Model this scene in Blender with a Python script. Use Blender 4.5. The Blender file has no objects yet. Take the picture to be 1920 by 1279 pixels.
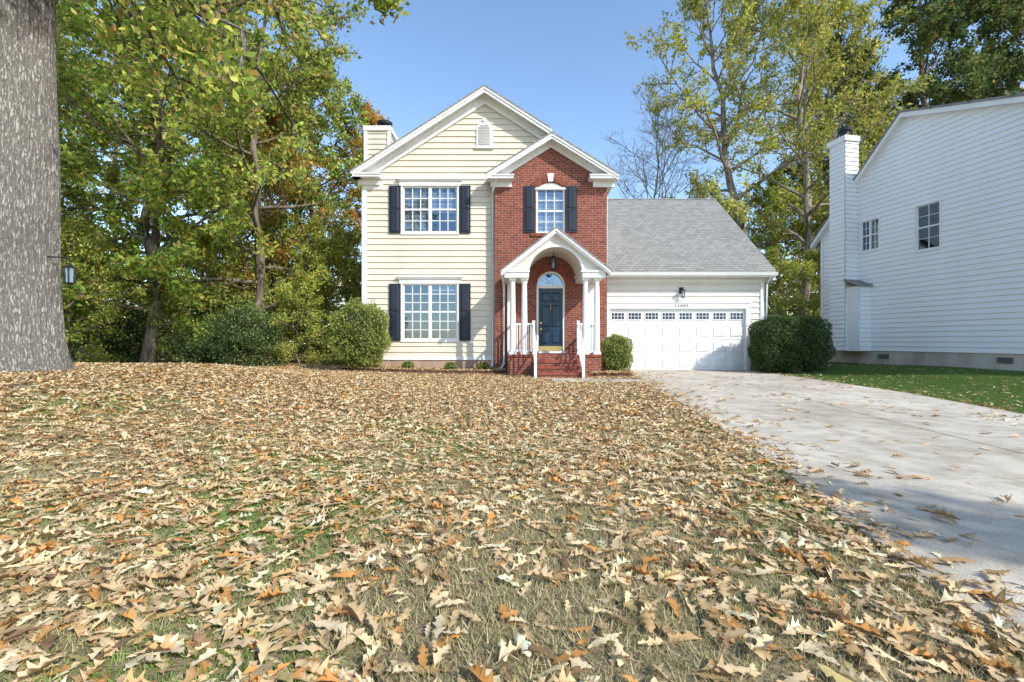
import bpy, math, numpy as np
from mathutils import Vector, Matrix
R = math.radians
SC = bpy.context.scene
COL = SC.collection

# ------------------------------------------------------------------ helpers
def nt(name):
    m = bpy.data.materials.new(name); m.use_nodes = True
    n = m.node_tree; n.nodes.clear()
    return m, n, n.nodes, n.links
def out_bsdf(n, rough=0.6, spec=0.4, metallic=0.0):
    o = n.nodes.new('ShaderNodeOutputMaterial'); b = n.nodes.new('ShaderNodeBsdfPrincipled')
    b.inputs['Roughness'].default_value = rough; b.inputs['Metallic'].default_value = metallic
    b.inputs['Specular IOR Level'].default_value = spec
    n.links.new(b.outputs[0], o.inputs[0]); return o, b
def noise(n, scale, detail=4, vec=None, rough=0.55):
    t = n.nodes.new('ShaderNodeTexNoise'); t.inputs['Scale'].default_value = scale
    t.inputs['Detail'].default_value = detail; t.inputs['Roughness'].default_value = rough
    if vec: n.links.new(vec, t.inputs['Vector'])
    return t.outputs['Fac']
def ramp(n, fac, stops):
    r = n.nodes.new('ShaderNodeValToRGB')
    while len(r.color_ramp.elements) < len(stops): r.color_ramp.elements.new(0.5)
    for e, (p, c) in zip(r.color_ramp.elements, stops):
        e.position = p; e.color = (*c, 1)
    n.links.new(fac, r.inputs[0]); return r.outputs[0]
def pos(n, scale=(1, 1, 1)):
    g = n.nodes.new('ShaderNodeNewGeometry'); m = n.nodes.new('ShaderNodeMapping')
    m.inputs['Scale'].default_value = scale
    n.links.new(g.outputs['Position'], m.inputs['Vector']); return m.outputs[0]
def bump(n, b, h, strength=0.3, dist=0.02):
    u = n.nodes.new('ShaderNodeBump'); u.inputs['Strength'].default_value = strength
    u.inputs['Distance'].default_value = dist
    n.links.new(h, u.inputs['Height']); n.links.new(u.outputs[0], b.inputs['Normal'])
def mixc(n, fac, a, b, mode='MIX'):
    x = n.nodes.new('ShaderNodeMix'); x.data_type = 'RGBA'; x.blend_type = mode
    if hasattr(fac, 'links') or hasattr(fac, 'node'): n.links.new(fac, x.inputs['Factor'])
    else: x.inputs['Factor'].default_value = fac
    for s, v in ((x.inputs[6], a), (x.inputs[7], b)):
        if isinstance(v, tuple): s.default_value = (*v, 1)
        else: n.links.new(v, s)
    return x.outputs[2]
def paint(name, c, rough=0.5, var=0.12, sc=2.0, spec=0.35):
    m, n, N, L = nt(name); o, b = out_bsdf(n, rough, spec)
    p = pos(n, (1, 1, 0.35))
    f = noise(n, sc, 6, p)
    d = tuple(x * (1 - var * 1.6) for x in c); l = tuple(min(1, x * (1 + var * .6)) for x in c)
    L.new(ramp(n, f, [(0.3, d), (0.7, l)]), b.inputs['Base Color'])
    f2 = noise(n, 60, 3, pos(n)); bump(n, b, f2, 0.08, 0.01)
    return m
def brickmat(name, c1=(.31, .092, .062), c2=(.185, .057, .042), mortar=(.36, .29, .245)):
    m, n, N, L = nt(name); o, b = out_bsdf(n, 0.85, 0.2)
    g = N.new('ShaderNodeNewGeometry'); s = N.new('ShaderNodeSeparateXYZ'); L.new(g.outputs['Position'], s.inputs[0])
    a = N.new('ShaderNodeMath'); a.operation = 'ADD'; L.new(s.outputs[0], a.inputs[0]); L.new(s.outputs[1], a.inputs[1])
    c = N.new('ShaderNodeCombineXYZ'); L.new(a.outputs[0], c.inputs[0]); L.new(s.outputs[2], c.inputs[1])
    t = N.new('ShaderNodeTexBrick'); L.new(c.outputs[0], t.inputs['Vector'])
    t.inputs['Scale'].default_value = 1; t.inputs['Brick Width'].default_value = .21
    t.inputs['Row Height'].default_value = .073; t.inputs['Mortar Size'].default_value = .0065
    t.inputs['Mortar Smooth'].default_value = .15
    t.inputs['Color1'].default_value = (*c1, 1); t.inputs['Color2'].default_value = (*c2, 1)
    t.inputs['Mortar'].default_value = (*mortar, 1); t.inputs['Bias'].default_value = -.1
    f = noise(n, 9, 5, pos(n)); v = ramp(n, f, [(.3, (.65, .62, .62)), (.75, (1.25, 1.2, 1.15))])
    L.new(mixc(n, 1.0, t.outputs['Color'], v, 'MULTIPLY'), b.inputs['Base Color'])
    i = N.new('ShaderNodeMath'); i.operation = 'SUBTRACT'; i.inputs[0].default_value = 1; L.new(t.outputs['Fac'], i.inputs[1])
    bump(n, b, i.outputs[0], .8, .012); return m
def leafmat(name, trans=0.35, rough=0.55):
    m, n, N, L = nt(name)
    o = N.new('ShaderNodeOutputMaterial'); b = N.new('ShaderNodeBsdfPrincipled')
    b.inputs['Roughness'].default_value = rough; b.inputs['Specular IOR Level'].default_value = .25
    a = N.new('ShaderNodeAttribute'); a.attribute_name = 'col'
    L.new(a.outputs['Color'], b.inputs['Base Color'])
    t = N.new('ShaderNodeBsdfTranslucent'); L.new(a.outputs['Color'], t.inputs['Color'])
    x = N.new('ShaderNodeMixShader'); x.inputs[0].default_value = trans
    L.new(b.outputs[0], x.inputs[1]); L.new(t.outputs[0], x.inputs[2]); L.new(x.outputs[0], o.inputs[0])
    return m

M_white = paint('white_trim_paint', (.82, .82, .81), .45, .05)
M_cream = paint('cream_vinyl_siding', (.69, .64, .53), .5, .07, 1.3)
M_gsiding = paint('pale_vinyl_siding', (.72, .69, .61), .5, .07, 1.3)
M_nwhite = paint('white_vinyl_siding', (.84, .85, .86), .5, .04, .8)
M_navy = paint('navy_shutter_paint', (.022, .027, .045), .4, .2)
M_door = paint('deep_navy_door_paint', (.015, .045, .085), .3, .15)
M_dark = paint('dark_interior', (.04, .045, .055), .8, .3)
M_black = paint('black_metal', (.02, .02, .022), .35, .2)
M_vent = paint('grey_vent_metal', (.16, .15, .14), .5, .2)
M_blind = paint('window_blind', (.78, .79, .80), .5, .05)
M_concrete_block = paint('foundation_block', (.56, .50, .42), .9, .25, 1.7)
M_found = paint('red_clay_stained_foundation', (.50, .34, .25), .9, .25, 1.7)
M_brick = brickmat('red_brick')
M_vous = paint('brick_voussoir', (.31, .09, .06), .85, .35, 9)
M_brass, n, N, L = nt('brass'); o, b = out_bsdf(n, .3, .5, 1.0); b.inputs['Base Color'].default_value = (.65, .48, .2, 1)
M_leaf = leafmat('leaf_foliage', .48)
M_dry = leafmat('dry_leaf', .15, .7)
M_glass, n, N, L = nt('window_glass')
o = N.new('ShaderNodeOutputMaterial'); g1 = N.new('ShaderNodeBsdfGlossy'); g1.inputs['Roughness'].default_value = .02
g1.inputs['Color'].default_value = (.6, .78, 1, 1)
t1 = N.new('ShaderNodeBsdfTransparent'); t1.inputs['Color'].default_value = (.75, .83, .9, 1)
x = N.new('ShaderNodeMixShader'); x.inputs[0].default_value = .2
L.new(t1.outputs[0], x.inputs[1]); L.new(g1.outputs[0], x.inputs[2]); L.new(x.outputs[0], o.inputs[0])
M_shingle, n, N, L = nt('grey_asphalt_shingle'); o, b = out_bsdf(n, .9, .15)
g = N.new('ShaderNodeNewGeometry'); s = N.new('ShaderNodeSeparateXYZ'); L.new(g.outputs['Position'], s.inputs[0])
c = N.new('ShaderNodeCombineXYZ'); L.new(s.outputs[0], c.inputs[0]); L.new(s.outputs[2], c.inputs[1])
t = N.new('ShaderNodeTexBrick'); L.new(c.outputs[0], t.inputs['Vector']); t.inputs['Scale'].default_value = 1
t.inputs['Brick Width'].default_value = .2; t.inputs['Row Height'].default_value = .09
t.inputs['Mortar Size'].default_value = .006; t.inputs['Color1'].default_value = (.31, .305, .285, 1)
t.inputs['Color2'].default_value = (.225, .222, .21, 1); t.inputs['Mortar'].default_value = (.12, .12, .115, 1)
f = noise(n, 55, 4, pos(n)); v = ramp(n, f, [(.3, (.72, .72, .72)), (.7, (1.25, 1.25, 1.25))])
L.new(mixc(n, 1.0, t.outputs['Color'], v, 'MULTIPLY'), b.inputs['Base Color'])
bump(n, b, t.outputs['Color'], .4, .02)
def barkmat(name, dark, light, zs=.18, sc=14, bs=.9):
    m, n, N, L = nt(name); o, b = out_bsdf(n, .95, .1)
    p = pos(n, (1, 1, zs)); f = noise(n, sc, 8, p, .7)
    f2 = noise(n, 1.2, 3, pos(n))
    c = ramp(n, f, [(.38, dark), (.56, light)])
    L.new(mixc(n, 1.0, c, ramp(n, f2, [(.3, (.75, .75, .78)), (.7, (1.15, 1.12, 1.05))]), 'MULTIPLY'), b.inputs['Base Color'])
    bump(n, b, f, bs, .05); return m
M_bark = barkmat('woodland_bark', (.07, .055, .04), (.25, .21, .16), .2, 10)
M_bark_pale = barkmat('pale_bark', (.14, .11, .09), (.38, .34, .29), .2, 8)
def stepn(n, sock, a, bb):
    r = n.nodes.new('ShaderNodeMapRange'); r.inputs['From Min'].default_value = a; r.inputs['From Max'].default_value = bb
    n.links.new(sock, r.inputs['Value']); return r.outputs[0]
# oak bark: fine warped vertical furrows in light grey
M_bark_oak, n, N, L = nt('grey_oak_bark'); o, b = out_bsdf(n, .95, .08)
g = N.new('ShaderNodeNewGeometry'); nz = N.new('ShaderNodeTexNoise'); nz.inputs['Scale'].default_value = 7; nz.inputs['Detail'].default_value = 8; nz.inputs['Roughness'].default_value = .7
L.new(g.outputs['Position'], nz.inputs['Vector'])
vm = N.new('ShaderNodeVectorMath'); vm.operation = 'MULTIPLY_ADD'; L.new(nz.outputs['Color'], vm.inputs[0]); vm.inputs[1].default_value = (.13, .13, .4); L.new(g.outputs['Position'], vm.inputs[2])
mp = N.new('ShaderNodeMapping'); mp.inputs['Scale'].default_value = (1, 1, .13); L.new(vm.outputs[0], mp.inputs['Vector'])
vo = N.new('ShaderNodeTexVoronoi'); vo.feature = 'DISTANCE_TO_EDGE'; vo.inputs['Scale'].default_value = 34; L.new(mp.outputs[0], vo.inputs['Vector'])
crack = ramp(n, vo.outputs['Distance'], [(.0, (.0, .0, .0)), (.22, (1, 1, 1))])
fine = noise(n, 60, 8, pos(n, (1, 1, .3)), .75)
pl = ramp(n, fine, [(.3, (.27, .25, .225)), (.5, (.39, .37, .34)), (.7, (.50, .475, .435))])
cc = mixc(n, crack, (.19, .17, .15), pl)
f2 = noise(n, 1.1, 4, pos(n)); cc = mixc(n, 1.0, cc, ramp(n, f2, [(.3, (.8, .81, .82)), (.7, (1.1, 1.09, 1.06))]), 'MULTIPLY')
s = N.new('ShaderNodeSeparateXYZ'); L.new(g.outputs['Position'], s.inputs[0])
bl_ = noise(n, 3.2, 6, pos(n, (1, 1, .5)), .7); zz = N.new('ShaderNodeMath'); zz.operation = 'MULTIPLY_ADD'; L.new(bl_, zz.inputs[0]); zz.inputs[1].default_value = 3.0; L.new(s.outputs[2], zz.inputs[2])
dark_blotch = stepn(n, zz.outputs[0], 7.0, 7.5); cc = mixc(n, dark_blotch, cc, mixc(n, 1.0, cc, (.42, .40, .39), 'MULTIPLY'))  # bark colour darkens towards the upper trunk, with a ragged noise edge
L.new(cc, b.inputs['Base Color']); mh = N.new('ShaderNodeMath'); mh.operation = 'MULTIPLY_ADD'; L.new(fine, mh.inputs[0]); mh.inputs[1].default_value = .8; L.new(crack, mh.inputs[2])
bump(n, b, mh.outputs[0], .8, .02)
# ground
M_lawn, n, N, L = nt('lawn_soil_and_grass'); o, b = out_bsdf(n, 1, .1)
p = pos(n); f1 = noise(n, 1.1, 5, p); f2 = noise(n, 38, 5, p, .7); f3 = noise(n, 7, 4, p)
base = ramp(n, f2, [(.3, (.17, .13, .075)), (.5, (.33, .26, .155)), (.7, (.48, .39, .24))])
gre = ramp(n, f3, [(.3, (.14, .16, .05)), (.7, (.26, .28, .10))])
c1 = mixc(n, ramp(n, f1, [(.5, (0, 0, 0)), (.68, (.5, .5, .5))]), base, gre)
g = N.new('ShaderNodeNewGeometry'); s = N.new('ShaderNodeSeparateXYZ'); L.new(g.outputs['Position'], s.inputs[0])
mx = stepn(n, s.outputs[0], 7.2, 7.9); c2 = mixc(n, mx, c1, ramp(n, f2, [(.3, (.05, .075, .02)), (.7, (.10, .15, .04))]))
far = stepn(n, s.outputs[1], 17, 21)
c3 = mixc(n, far, c2, ramp(n, f2, [(.3, (.12, .07, .04)), (.5, (.27, .16, .09)), (.7, (.42, .27, .15))]))
L.new(c3, b.inputs['Base Color']); bump(n, b, f2, 1.0, .03)
# concrete
M_conc, n, N, L = nt('driveway_concrete'); o, b = out_bsdf(n, .95, .08)
p = pos(n); f1 = noise(n, .55, 7, p, .62); f2 = noise(n, 120, 3, p, .8); f3 = noise(n, 3.5, 6, p, .65)
c = ramp(n, f1, [(.32, (.46, .405, .325)), (.5, (.60, .54, .45)), (.68, (.70, .64, .54))])
c = mixc(n, 1.0, c, ramp(n, f2, [(.35, (.66, .65, .63)), (.6, (1.06, 1.06, 1.06))]), 'MULTIPLY')
c = mixc(n, 1.0, c, ramp(n, f3, [(.36, (.76, .74, .71)), (.58, (1.04, 1.04, 1.04))]), 'MULTIPLY')
L.new(c, b.inputs['Base Color']); bump(n, b, f2, .5, .006)
M_joint = paint('joint_filler', (.11, .09, .075), .95, .3, 8)
M_mulch = paint('pine_bark_mulch', (.19, .095, .06), 1, .7, 25)
M_mulch.node_tree.nodes['Bump'].inputs['Strength'].default_value = 1.0

# ------------------------------------------------------------------ mesh builder
ORG = {}
class MB:
    def __init__(s): s.v = []; s.f = []; s.m = []
    def add(s, vs, fs, mi=0):
        o = len(s.v); s.v += [tuple(map(float, q)) for q in vs]
        s.f += [tuple(i + o for i in f) for f in fs]; s.m += [mi] * len(fs); return s
    def box(s, x0, x1, y0, y1, z0, z1, mi=0):
        return s.add([(x0, y0, z0), (x1, y0, z0), (x1, y1, z0), (x0, y1, z0), (x0, y0, z1), (x1, y0, z1), (x1, y1, z1), (x0, y1, z1)],
              [(0, 3, 2, 1), (4, 5, 6, 7), (0, 1, 5, 4), (1, 2, 6, 5), (2, 3, 7, 6), (3, 0, 4, 7)], mi)
    def prism(s, poly, off, mi=0):
        n = len(poly); a = [Vector(p) for p in poly]; b = [p + Vector(off) for p in a]
        return s.add(a + b, [tuple(range(n)), tuple(range(2 * n - 1, n - 1, -1))] + [(i, i + n, (i + 1) % n + n, (i + 1) % n) for i in range(n)], mi)
    def xz(s, pts, y0, y1, mi=0): return s.prism([(x, y0, z) for x, z in pts], (0, y1 - y0, 0), mi)
    def tube(s, pts, rad, sides=8, mi=0, cap=True):
        pts = [Vector(p) for p in pts]; vs = []; fs = []
        if not hasattr(rad, '__len__'): rad = [rad] * len(pts)
        for i, p in enumerate(pts):
            d = (pts[min(i + 1, len(pts) - 1)] - pts[max(i - 1, 0)]).normalized()
            u = d.cross(Vector((0, 0, 1)));  u = Vector((1, 0, 0)) if u.length < 1e-3 else u.normalized()
            w = d.cross(u)
            for k in range(sides):
                a = 2 * math.pi * k / sides; vs.append(p + (u * math.cos(a) + w * math.sin(a)) * rad[i])
        for i in range(len(pts) - 1):
            for k in range(sides):
                k2 = (k + 1) % sides; fs.append((i * sides + k, i * sides + k2, (i + 1) * sides + k2, (i + 1) * sides + k))
        if cap: fs += [tuple(range(sides)), tuple((len(pts) - 1) * sides + k for k in range(sides))]
        return s.add(vs, fs, mi)
    def raised(s, x0, x1, z0, z1, y, d, ins, mi=0):
        return s.add([(x0, y, z0), (x1, y, z0), (x1, y, z1), (x0, y, z1), (x0 + ins, y - d, z0 + ins), (x1 - ins, y - d, z0 + ins), (x1 - ins, y - d, z1 - ins), (x0 + ins, y - d, z1 - ins)],
              [(4, 5, 6, 7), (0, 1, 5, 4), (1, 2, 6, 5), (2, 3, 7, 6), (3, 0, 4, 7)], mi)
    def obj(s, name, mats, parent=None, origin=None, smooth=False, **kw):
        o0 = Vector(origin) if origin is not None else (ORG[parent.name] if parent else Vector((0, 0, 0)))
        me = bpy.data.meshes.new(name)
        me.from_pydata([(a[0] - o0.x, a[1] - o0.y, a[2] - o0.z) for a in s.v], [], s.f)
        for m in (mats if isinstance(mats, (list, tuple)) else [mats]): me.materials.append(m)
        me.polygons.foreach_set('material_index', s.m)
        if smooth: me.polygons.foreach_set('use_smooth', [True] * len(s.f))
        me.update()
        return link(bpy.data.objects.new(name, me), o0, parent, **kw)
def link(o, o0, parent=None, **kw):
    COL.objects.link(o); ORG[o.name] = Vector(o0)
    if parent: o.parent = parent; o.location = Vector(o0) - ORG[parent.name]
    else: o.location = o0
    for k, v in kw.items(): o[k] = v
    return o
def empty(name, o0, label, category, **kw):
    return link(bpy.data.objects.new(name, None), Vector(o0), None, label=label, category=category, **kw)
def mesh_np(name, V, F, mats, cols=None, mi=None, smooth=False):
    me = bpy.data.meshes.new(name); k = F.shape[1]
    me.vertices.add(len(V)); me.vertices.foreach_set('co', V.astype(np.float32).ravel())
    me.loops.add(F.size); me.loops.foreach_set('vertex_index', F.astype(np.int32).ravel())
    me.polygons.add(len(F)); me.polygons.foreach_set('loop_start', np.arange(0, F.size, k, dtype=np.int32))
    for m in mats: me.materials.append(m)
    if mi is not None: me.polygons.foreach_set('material_index', mi.astype(np.int32))
    me.update(calc_edges=True)
    if smooth: me.polygons.foreach_set('use_smooth', np.ones(len(F), bool))
    if cols is not None:
        a = me.attributes.new('col', 'FLOAT_COLOR', 'POINT')
        a.data.foreach_set('color', np.hstack([cols, np.ones((len(cols), 1))]).astype(np.float32).ravel())
    return me

# ------------------------------------------------------------------ terrain
def sm(t): t = np.clip(t, 0, 1); return t * t * (3 - 2 * t)
def gz(X, Y):
    X = np.asarray(X, float); Y = np.asarray(Y, float)
    h = .54 * sm((-X - 1.2) / 6.3) * sm((Y - .5) / 5.5) * (1 - .75 * sm((Y - 9) / 5))
    h = h + .02 * np.sin(X * 1.7 + 1) * np.sin(Y * 1.3) * sm((1.5 - X) / 2) * sm((14 - Y) / 3)
    h = h + .17 * sm((X - 8.6) / 3) * sm((Y - 6) / 5)
    h = h - 2.5 * sm((Y - 20) / 25) * sm((-X - 6) / 4)
    return h
def gzf(x, y): return float(gz(x, y))
def dl(Y): return np.interp(Y, [-8, 1.5, 2.75, 3.8, 6.8, 10.5, 14.6, 15.95], [1.3, 1.7, 1.93, 2.19, 2.69, 3.15, 3.75, 3.42])
def dr(Y): return np.interp(Y, [-8, 6.3, 9, 13, 15.95], [6.2, 7.1, 7.75, 8.1, 8.16])
u = np.linspace(-1, 1, 261); gx = np.sinh(u * 4.6) / math.sinh(4.6) * 500
gy = np.sinh(np.linspace(-.75, 1, 261) * 4.6) / math.sinh(4.6) * 500 + 6
GX, GY = np.meshgrid(gx, gy); GZ = gz(GX, GY)
V = np.stack([GX.ravel(), GY.ravel(), GZ.ravel()], 1); nx = len(gx)
ii, jj = np.meshgrid(np.arange(nx - 1), np.arange(len(gy) - 1)); a = (jj * nx + ii).ravel()
F = np.stack([a, a + 1, a + nx + 1, a + nx], 1)
link(bpy.data.objects.new('ground', mesh_np('ground', V, F, [M_lawn], smooth=True)), (0, 0, 0), None, kind='structure')

mb = MB()
joints = [-8, -3, .4, 3.35, 6.4, 9.5, 12.6, 15.95]
for a, b_ in zip(joints[:-1], joints[1:]):
    for side in (0, 1):
        ys = np.linspace(a + .014, b_ - .014, 6); L0 = []; R0 = []
        for y in ys:
            l, r = dl(y), dr(y); m_ = l + (r - l) * .5
            L0.append(l if side == 0 else m_ + .01); R0.append(m_ - .01 if side == 0 else r)
        for i in range(5):
            q = [(L0[i], ys[i], .018), (R0[i], ys[i], .018), (R0[i + 1], ys[i + 1], .018), (L0[i + 1], ys[i + 1], .018)]
            mb.prism(q, (0, 0, -.05))
ys = np.linspace(-8, 15.94, 40)
for a, b_ in zip(ys[:-1], ys[1:]): mb.add([(dl(a) + .01, a, .010), (dr(a) - .01, a, .010), (dr(b_) - .01, b_, .010), (dl(b_) + .01, b_, .010)], [(0, 1, 2, 3)], 1)
mb.obj('driveway', [M_conc, M_joint], kind='structure')
mb = MB()
pth = [(1.0, 11.3), (1.0, 12.3), (2.1, 12.3), (2.9, 12.1), (3.4, 11.9), (3.27, 11.0), (2.4, 11.1), (1.7, 11.25)]
mb.prism([(x, y, .022) for x, y in pth], (0, 0, -.05)); mb.obj('path', M_conc, kind='structure')
def bed(name, x0, x1, y0, y1, h):
    nx_, ny_ = 30, 10; X, Y = np.meshgrid(np.linspace(x0, x1, nx_), np.linspace(y0, y1, ny_))
    e = np.minimum(np.minimum(X - x0, x1 - X) / .25, (Y - y0) / .25).clip(0, 1)
    Z = gz(X, Y) + h * sm(e) - .02 + .02 * np.sin(X * 9) * np.sin(Y * 11)
    k = (np.arange(ny_ - 1)[:, None] * nx_ + np.arange(nx_ - 1)[None]).ravel()
    return link(bpy.data.objects.new(name, mesh_np(name, np.stack([X.ravel(), Y.ravel(), Z.ravel()], 1), np.stack([k, k + 1, k + nx_ + 1, k + nx_], 1), [M_mulch], smooth=True)), (0, 0, 0), None, kind='structure')
bed('mulch_bed', -5.6, .4, 13.7, 15.25, .12); bed('mulch_bed', 2.2, 3.6, 12.7, 15.0, .12)

# ------------------------------------------------------------------ wall makers
def siding(mb, xl, xr, z0, z1, T, step=.2, openings=(), d0=.032, mi=0):
    nC = int(math.ceil((z1 - z0) / step)); zs = set()
    for k in range(nC + 1): zs.add(round(min(z0 + k * step, z1), 4))
    for o in openings:
        for z in (o[2], o[3]):
            if z0 < z < z1: zs.add(round(z, 4))
    zs = sorted(zs)
    for za, zb in zip(zs[:-1], zs[1:]):
        k = int((za - z0 + 1e-4) / step); zk = z0 + k * step
        da = d0 * (1 - (za - zk) / step); db = d0 * (1 - min(1, (zb - zk) / step))
        segs = [(xl(za), xl(zb), xr(za), xr(zb))]
        for o in openings:
            if o[2] <= za + 1e-4 and o[3] >= zb - 1e-4:
                ns = []
                for (a, a2, b, b2) in segs:
                    if o[0] >= b or o[1] <= a: ns.append((a, a2, b, b2)); continue
                    if o[0] > a: ns.append((a, a2, o[0], o[0]))
                    if o[1] < b: ns.append((o[1], o[1], b, b2))
                segs = ns
        for a, a2, b, b2 in segs:
            if b - a < 1e-3: continue
            mb.add([T(a, da, za), T(b, da, za), T(b2, db, zb), T(a2, db, zb)], [(0, 1, 2, 3)], mi)
            if abs(za - zk) < 1e-3: mb.add([T(a, 0, za), T(b, 0, za), T(b, da, za), T(a, da, za)], [(0, 1, 2, 3)], mi)
def strips(mb, xs, bottom, top, y, reveal, opens=(), mi=0):
    xs = sorted(set([round(x, 4) for x in xs]))
    for a, b in zip(xs[:-1], xs[1:]):
        m = (a + b) / 2; cur = [(bottom(a), bottom(b))]; op = [o for o in opens if o[0] < m < o[1]]
        for o in sorted(op, key=lambda o: o[2]):
            lo = cur[-1]
            mb.add([(a, y, lo[0]), (b, y, lo[1]), (b, y, o[2]), (a, y, o[2])], [(0, 1, 2, 3)], mi)
            mb.add([(a, y, o[2]), (b, y, o[2]), (b, y + reveal, o[2]), (a, y + reveal, o[2])], [(0, 1, 2, 3)], mi)
            ta, tb = o[3](a), o[3](b)
            mb.add([(a, y, ta), (b, y, tb), (b, y + reveal, tb), (a, y + reveal, ta)], [(0, 3, 2, 1)], mi)
            cur.append((ta, tb))
        lo = cur[-1]
        mb.add([(a, y, lo[0]), (b, y, lo[1]), (b, y, top(b)), (a, y, top(a))], [(0, 1, 2, 3)], mi)
    for o in opens:
        for x in (o[0], o[1]):
            mb.add([(x, y, o[2]), (x, y + reveal, o[2]), (x, y + reveal, o[3](x)), (x, y, o[3](x))], [(0, 1, 2, 3)], mi)

# ------------------------------------------------------------------ MAIN HOUSE
house = empty('house', (0, 15.2, 0), 'two-storey cream siding and red brick house with attached garage', 'house')
Y0 = 15.2; YB = 14.9; YG = 15.9
XL, XR = -4.97, 3.1
PX, PZ, SL = -.9, 9.36, .64
eaveZ = PZ - SL * 4.34
WIN_U = (-3.65, -1.82, 4.65, 6.2); WIN_L = (-3.65, -1.82, 1.07, 2.94)
mb = MB()
Tm = lambda u_, d, z: (u_, Y0 - d, z)
xl_ = lambda z: max(XL, PX - (PZ - .1 - z) / SL); xr_ = lambda z: min(XR, PX + (PZ - .1 - z) / SL)
siding(mb, xl_, xr_, .46, PZ - .12, Tm, .2, [WIN_U, WIN_L, (-.5, 3.2, 0, 6.2)])
mb.add([(XL, Y0, .4), (XL, 24, .4), (XL, 24, 6.5), (XL, Y0, 6.5)], [(0, 1, 2, 3)])
mb.add([(XR, Y0, .4), (XR, 24, .4), (XR, 24, 6.5), (XR, Y0, 6.5)], [(0, 1, 2, 3)])
mb.add([(XL, 24, 0), (XR, 24, 0), (XR, 24, 6.5), (PX, 24, 9.2), (XL, 24, 6.5)], [(0, 1, 2, 3, 4)])
wall = mb.obj('wall', M_cream, house, label='cream horizontal lap siding wall')
mb = MB(); mb.box(XL + .02, -.5, Y0 + .0, Y0 + .2, -.3, .46); mb.box(XL + .02, XL + .2, Y0 + .2, 24, -.8, .4)
mb.obj('foundation', M_found, house)
mb = MB(); x0, x1 = -2.2, -1.85
mb.box(x0, x1, Y0 - .02, Y0 - .001, .12, .3)
for k in range(5): mb.box(x0 + .02, x1 - .02, Y0 - .035, Y0 - .02, .14 + k * .032, .155 + k * .032)
mb.obj('foundation_vent', M_black, house)
mb = MB()
mb.box(XL - .03, XL + .13, Y0 - .05, Y0 + .12, .44, 6.45)
mb.box(XL, -.56, Y0 - .04, Y0 - .001, .40, .50)
mb.box(XL + .13, -4.3, Y0 - .045, Y0 - .001, 6.1, 6.3)
mb.box(-4.3, -.85, Y0 - .04, Y0 - .001, 6.42, 6.5)
mb.obj('trim', M_white, house)
bc = 1.275; BPZ = 7.70; BS = .62
arc = lambda r, z: (lambda x: z + math.sqrt(max(0, r * r - (x - 1.27) ** 2)))
win_top = lambda x: 6.02 + .2 * (1 - ((x - 1.26) / .47) ** 2)
opens = [(.80, 1.74, .63, arc(.47, 2.84)), (.79, 1.73, 4.56, win_top)]
xs = [-.56, 3.11, bc] + list(np.linspace(.80, 1.74, 21)) + list(np.linspace(.79, 1.73, 9))
btop = lambda x: BPZ - .1 - BS * abs(x - bc)
mb = MB(); strips(mb, xs, lambda x: 0, btop, YB, .16, opens)
mb.add([(-.56, YB, 0), (-.56, Y0 + .02, 0), (-.56, Y0 + .02, btop(-.56)), (-.56, YB, btop(-.56))], [(0, 1, 2, 3)])
mb.add([(3.11, YB, 0), (3.11, YG + .1, 0), (3.11, YG + .1, btop(3.11)), (3.11, YB, btop(3.11))], [(0, 1, 2, 3)])
mb.obj('brick_wall', M_brick, house, label='red brick entry bay wall')
def vous(mb, cx, cz, r0, r1, a0, a1, n, y, d=.012):
    for i in range(n):
        t0 = a0 + (a1 - a0) * (i + .08) / n; t1 = a0 + (a1 - a0) * (i + .92) / n
        q = [(cx + r * math.cos(t), cz + r * math.sin(t)) for r, t in ((r0, t0), (r1, t0), (r1, t1), (r0, t1))]
        mb.xz(q, y - d, y + .0)
mb = MB(); vous(mb, 1.27, 2.84, .48, .68, 0, math.pi, 26, YB, .014); vous(mb, 1.27, 2.84, .695, .79, 0, math.pi, 18, YB, .012)
mb.obj('brick_arch', M_vous, house, label='round brick arch over the front door')
mb = MB(); vous(mb, 1.26, 5.56, .68, .90, R(42), R(138), 17, YB, .02); mb.obj('brick_arch', M_vous, house, label='shallow brick arch over upper window')
mb = MB(); mb.xz([(1.19, 6.24), (1.33, 6.24), (1.37, 6.5), (1.15, 6.5)], YB - .05, YB - .001)
mb.obj('keystone', M_white, house)
mb = MB(); mb.box(.62, 1.9, YB - .05, YB + .0, 4.46, 4.56); mb.obj('brick_sill', M_vous, house)

def slab(mb, pts, th=.06, mi=0): mb.prism(pts, (0, 0, -th), mi)
mb = MB(); tx = 4.36
slab(mb, [(PX, 14.76, PZ), (PX, 24.4, PZ), (PX - tx, 24.4, PZ - SL * tx), (PX - tx, 14.76, PZ - SL * tx)])
slab(mb, [(PX, 14.76, PZ), (1.25, 14.76, PZ - SL * 2.15), (1.25, 24.4, PZ - SL * 2.15), (PX, 24.4, PZ)])
slab(mb, [(1.25, 15.22, PZ - SL * 2.15), (PX + tx, 15.22, PZ - SL * tx), (PX + tx, 24.4, PZ - SL * tx), (1.25, 24.4, PZ - SL * 2.15)])
bt = 2.13
slab(mb, [(bc, 14.46, BPZ), (bc, 15.24, BPZ), (bc - bt, 15.24, BPZ - BS * bt), (bc - bt, 14.46, BPZ - BS * bt)])
slab(mb, [(bc, 14.46, BPZ), (bc + bt, 14.46, BPZ - BS * bt), (bc + bt, 15.24, BPZ - BS * bt), (bc, 15.24, BPZ)])
roof = mb.obj('roof', M_shingle, house, label='grey shingle gable roof')
GE = 3.42; GR = 7.24
mb = MB()
slab(mb, [(3.12, 15.45, GE), (8.97, 15.45, GE), (8.97, 20, GR), (3.12, 20, GR)], .07)
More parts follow.
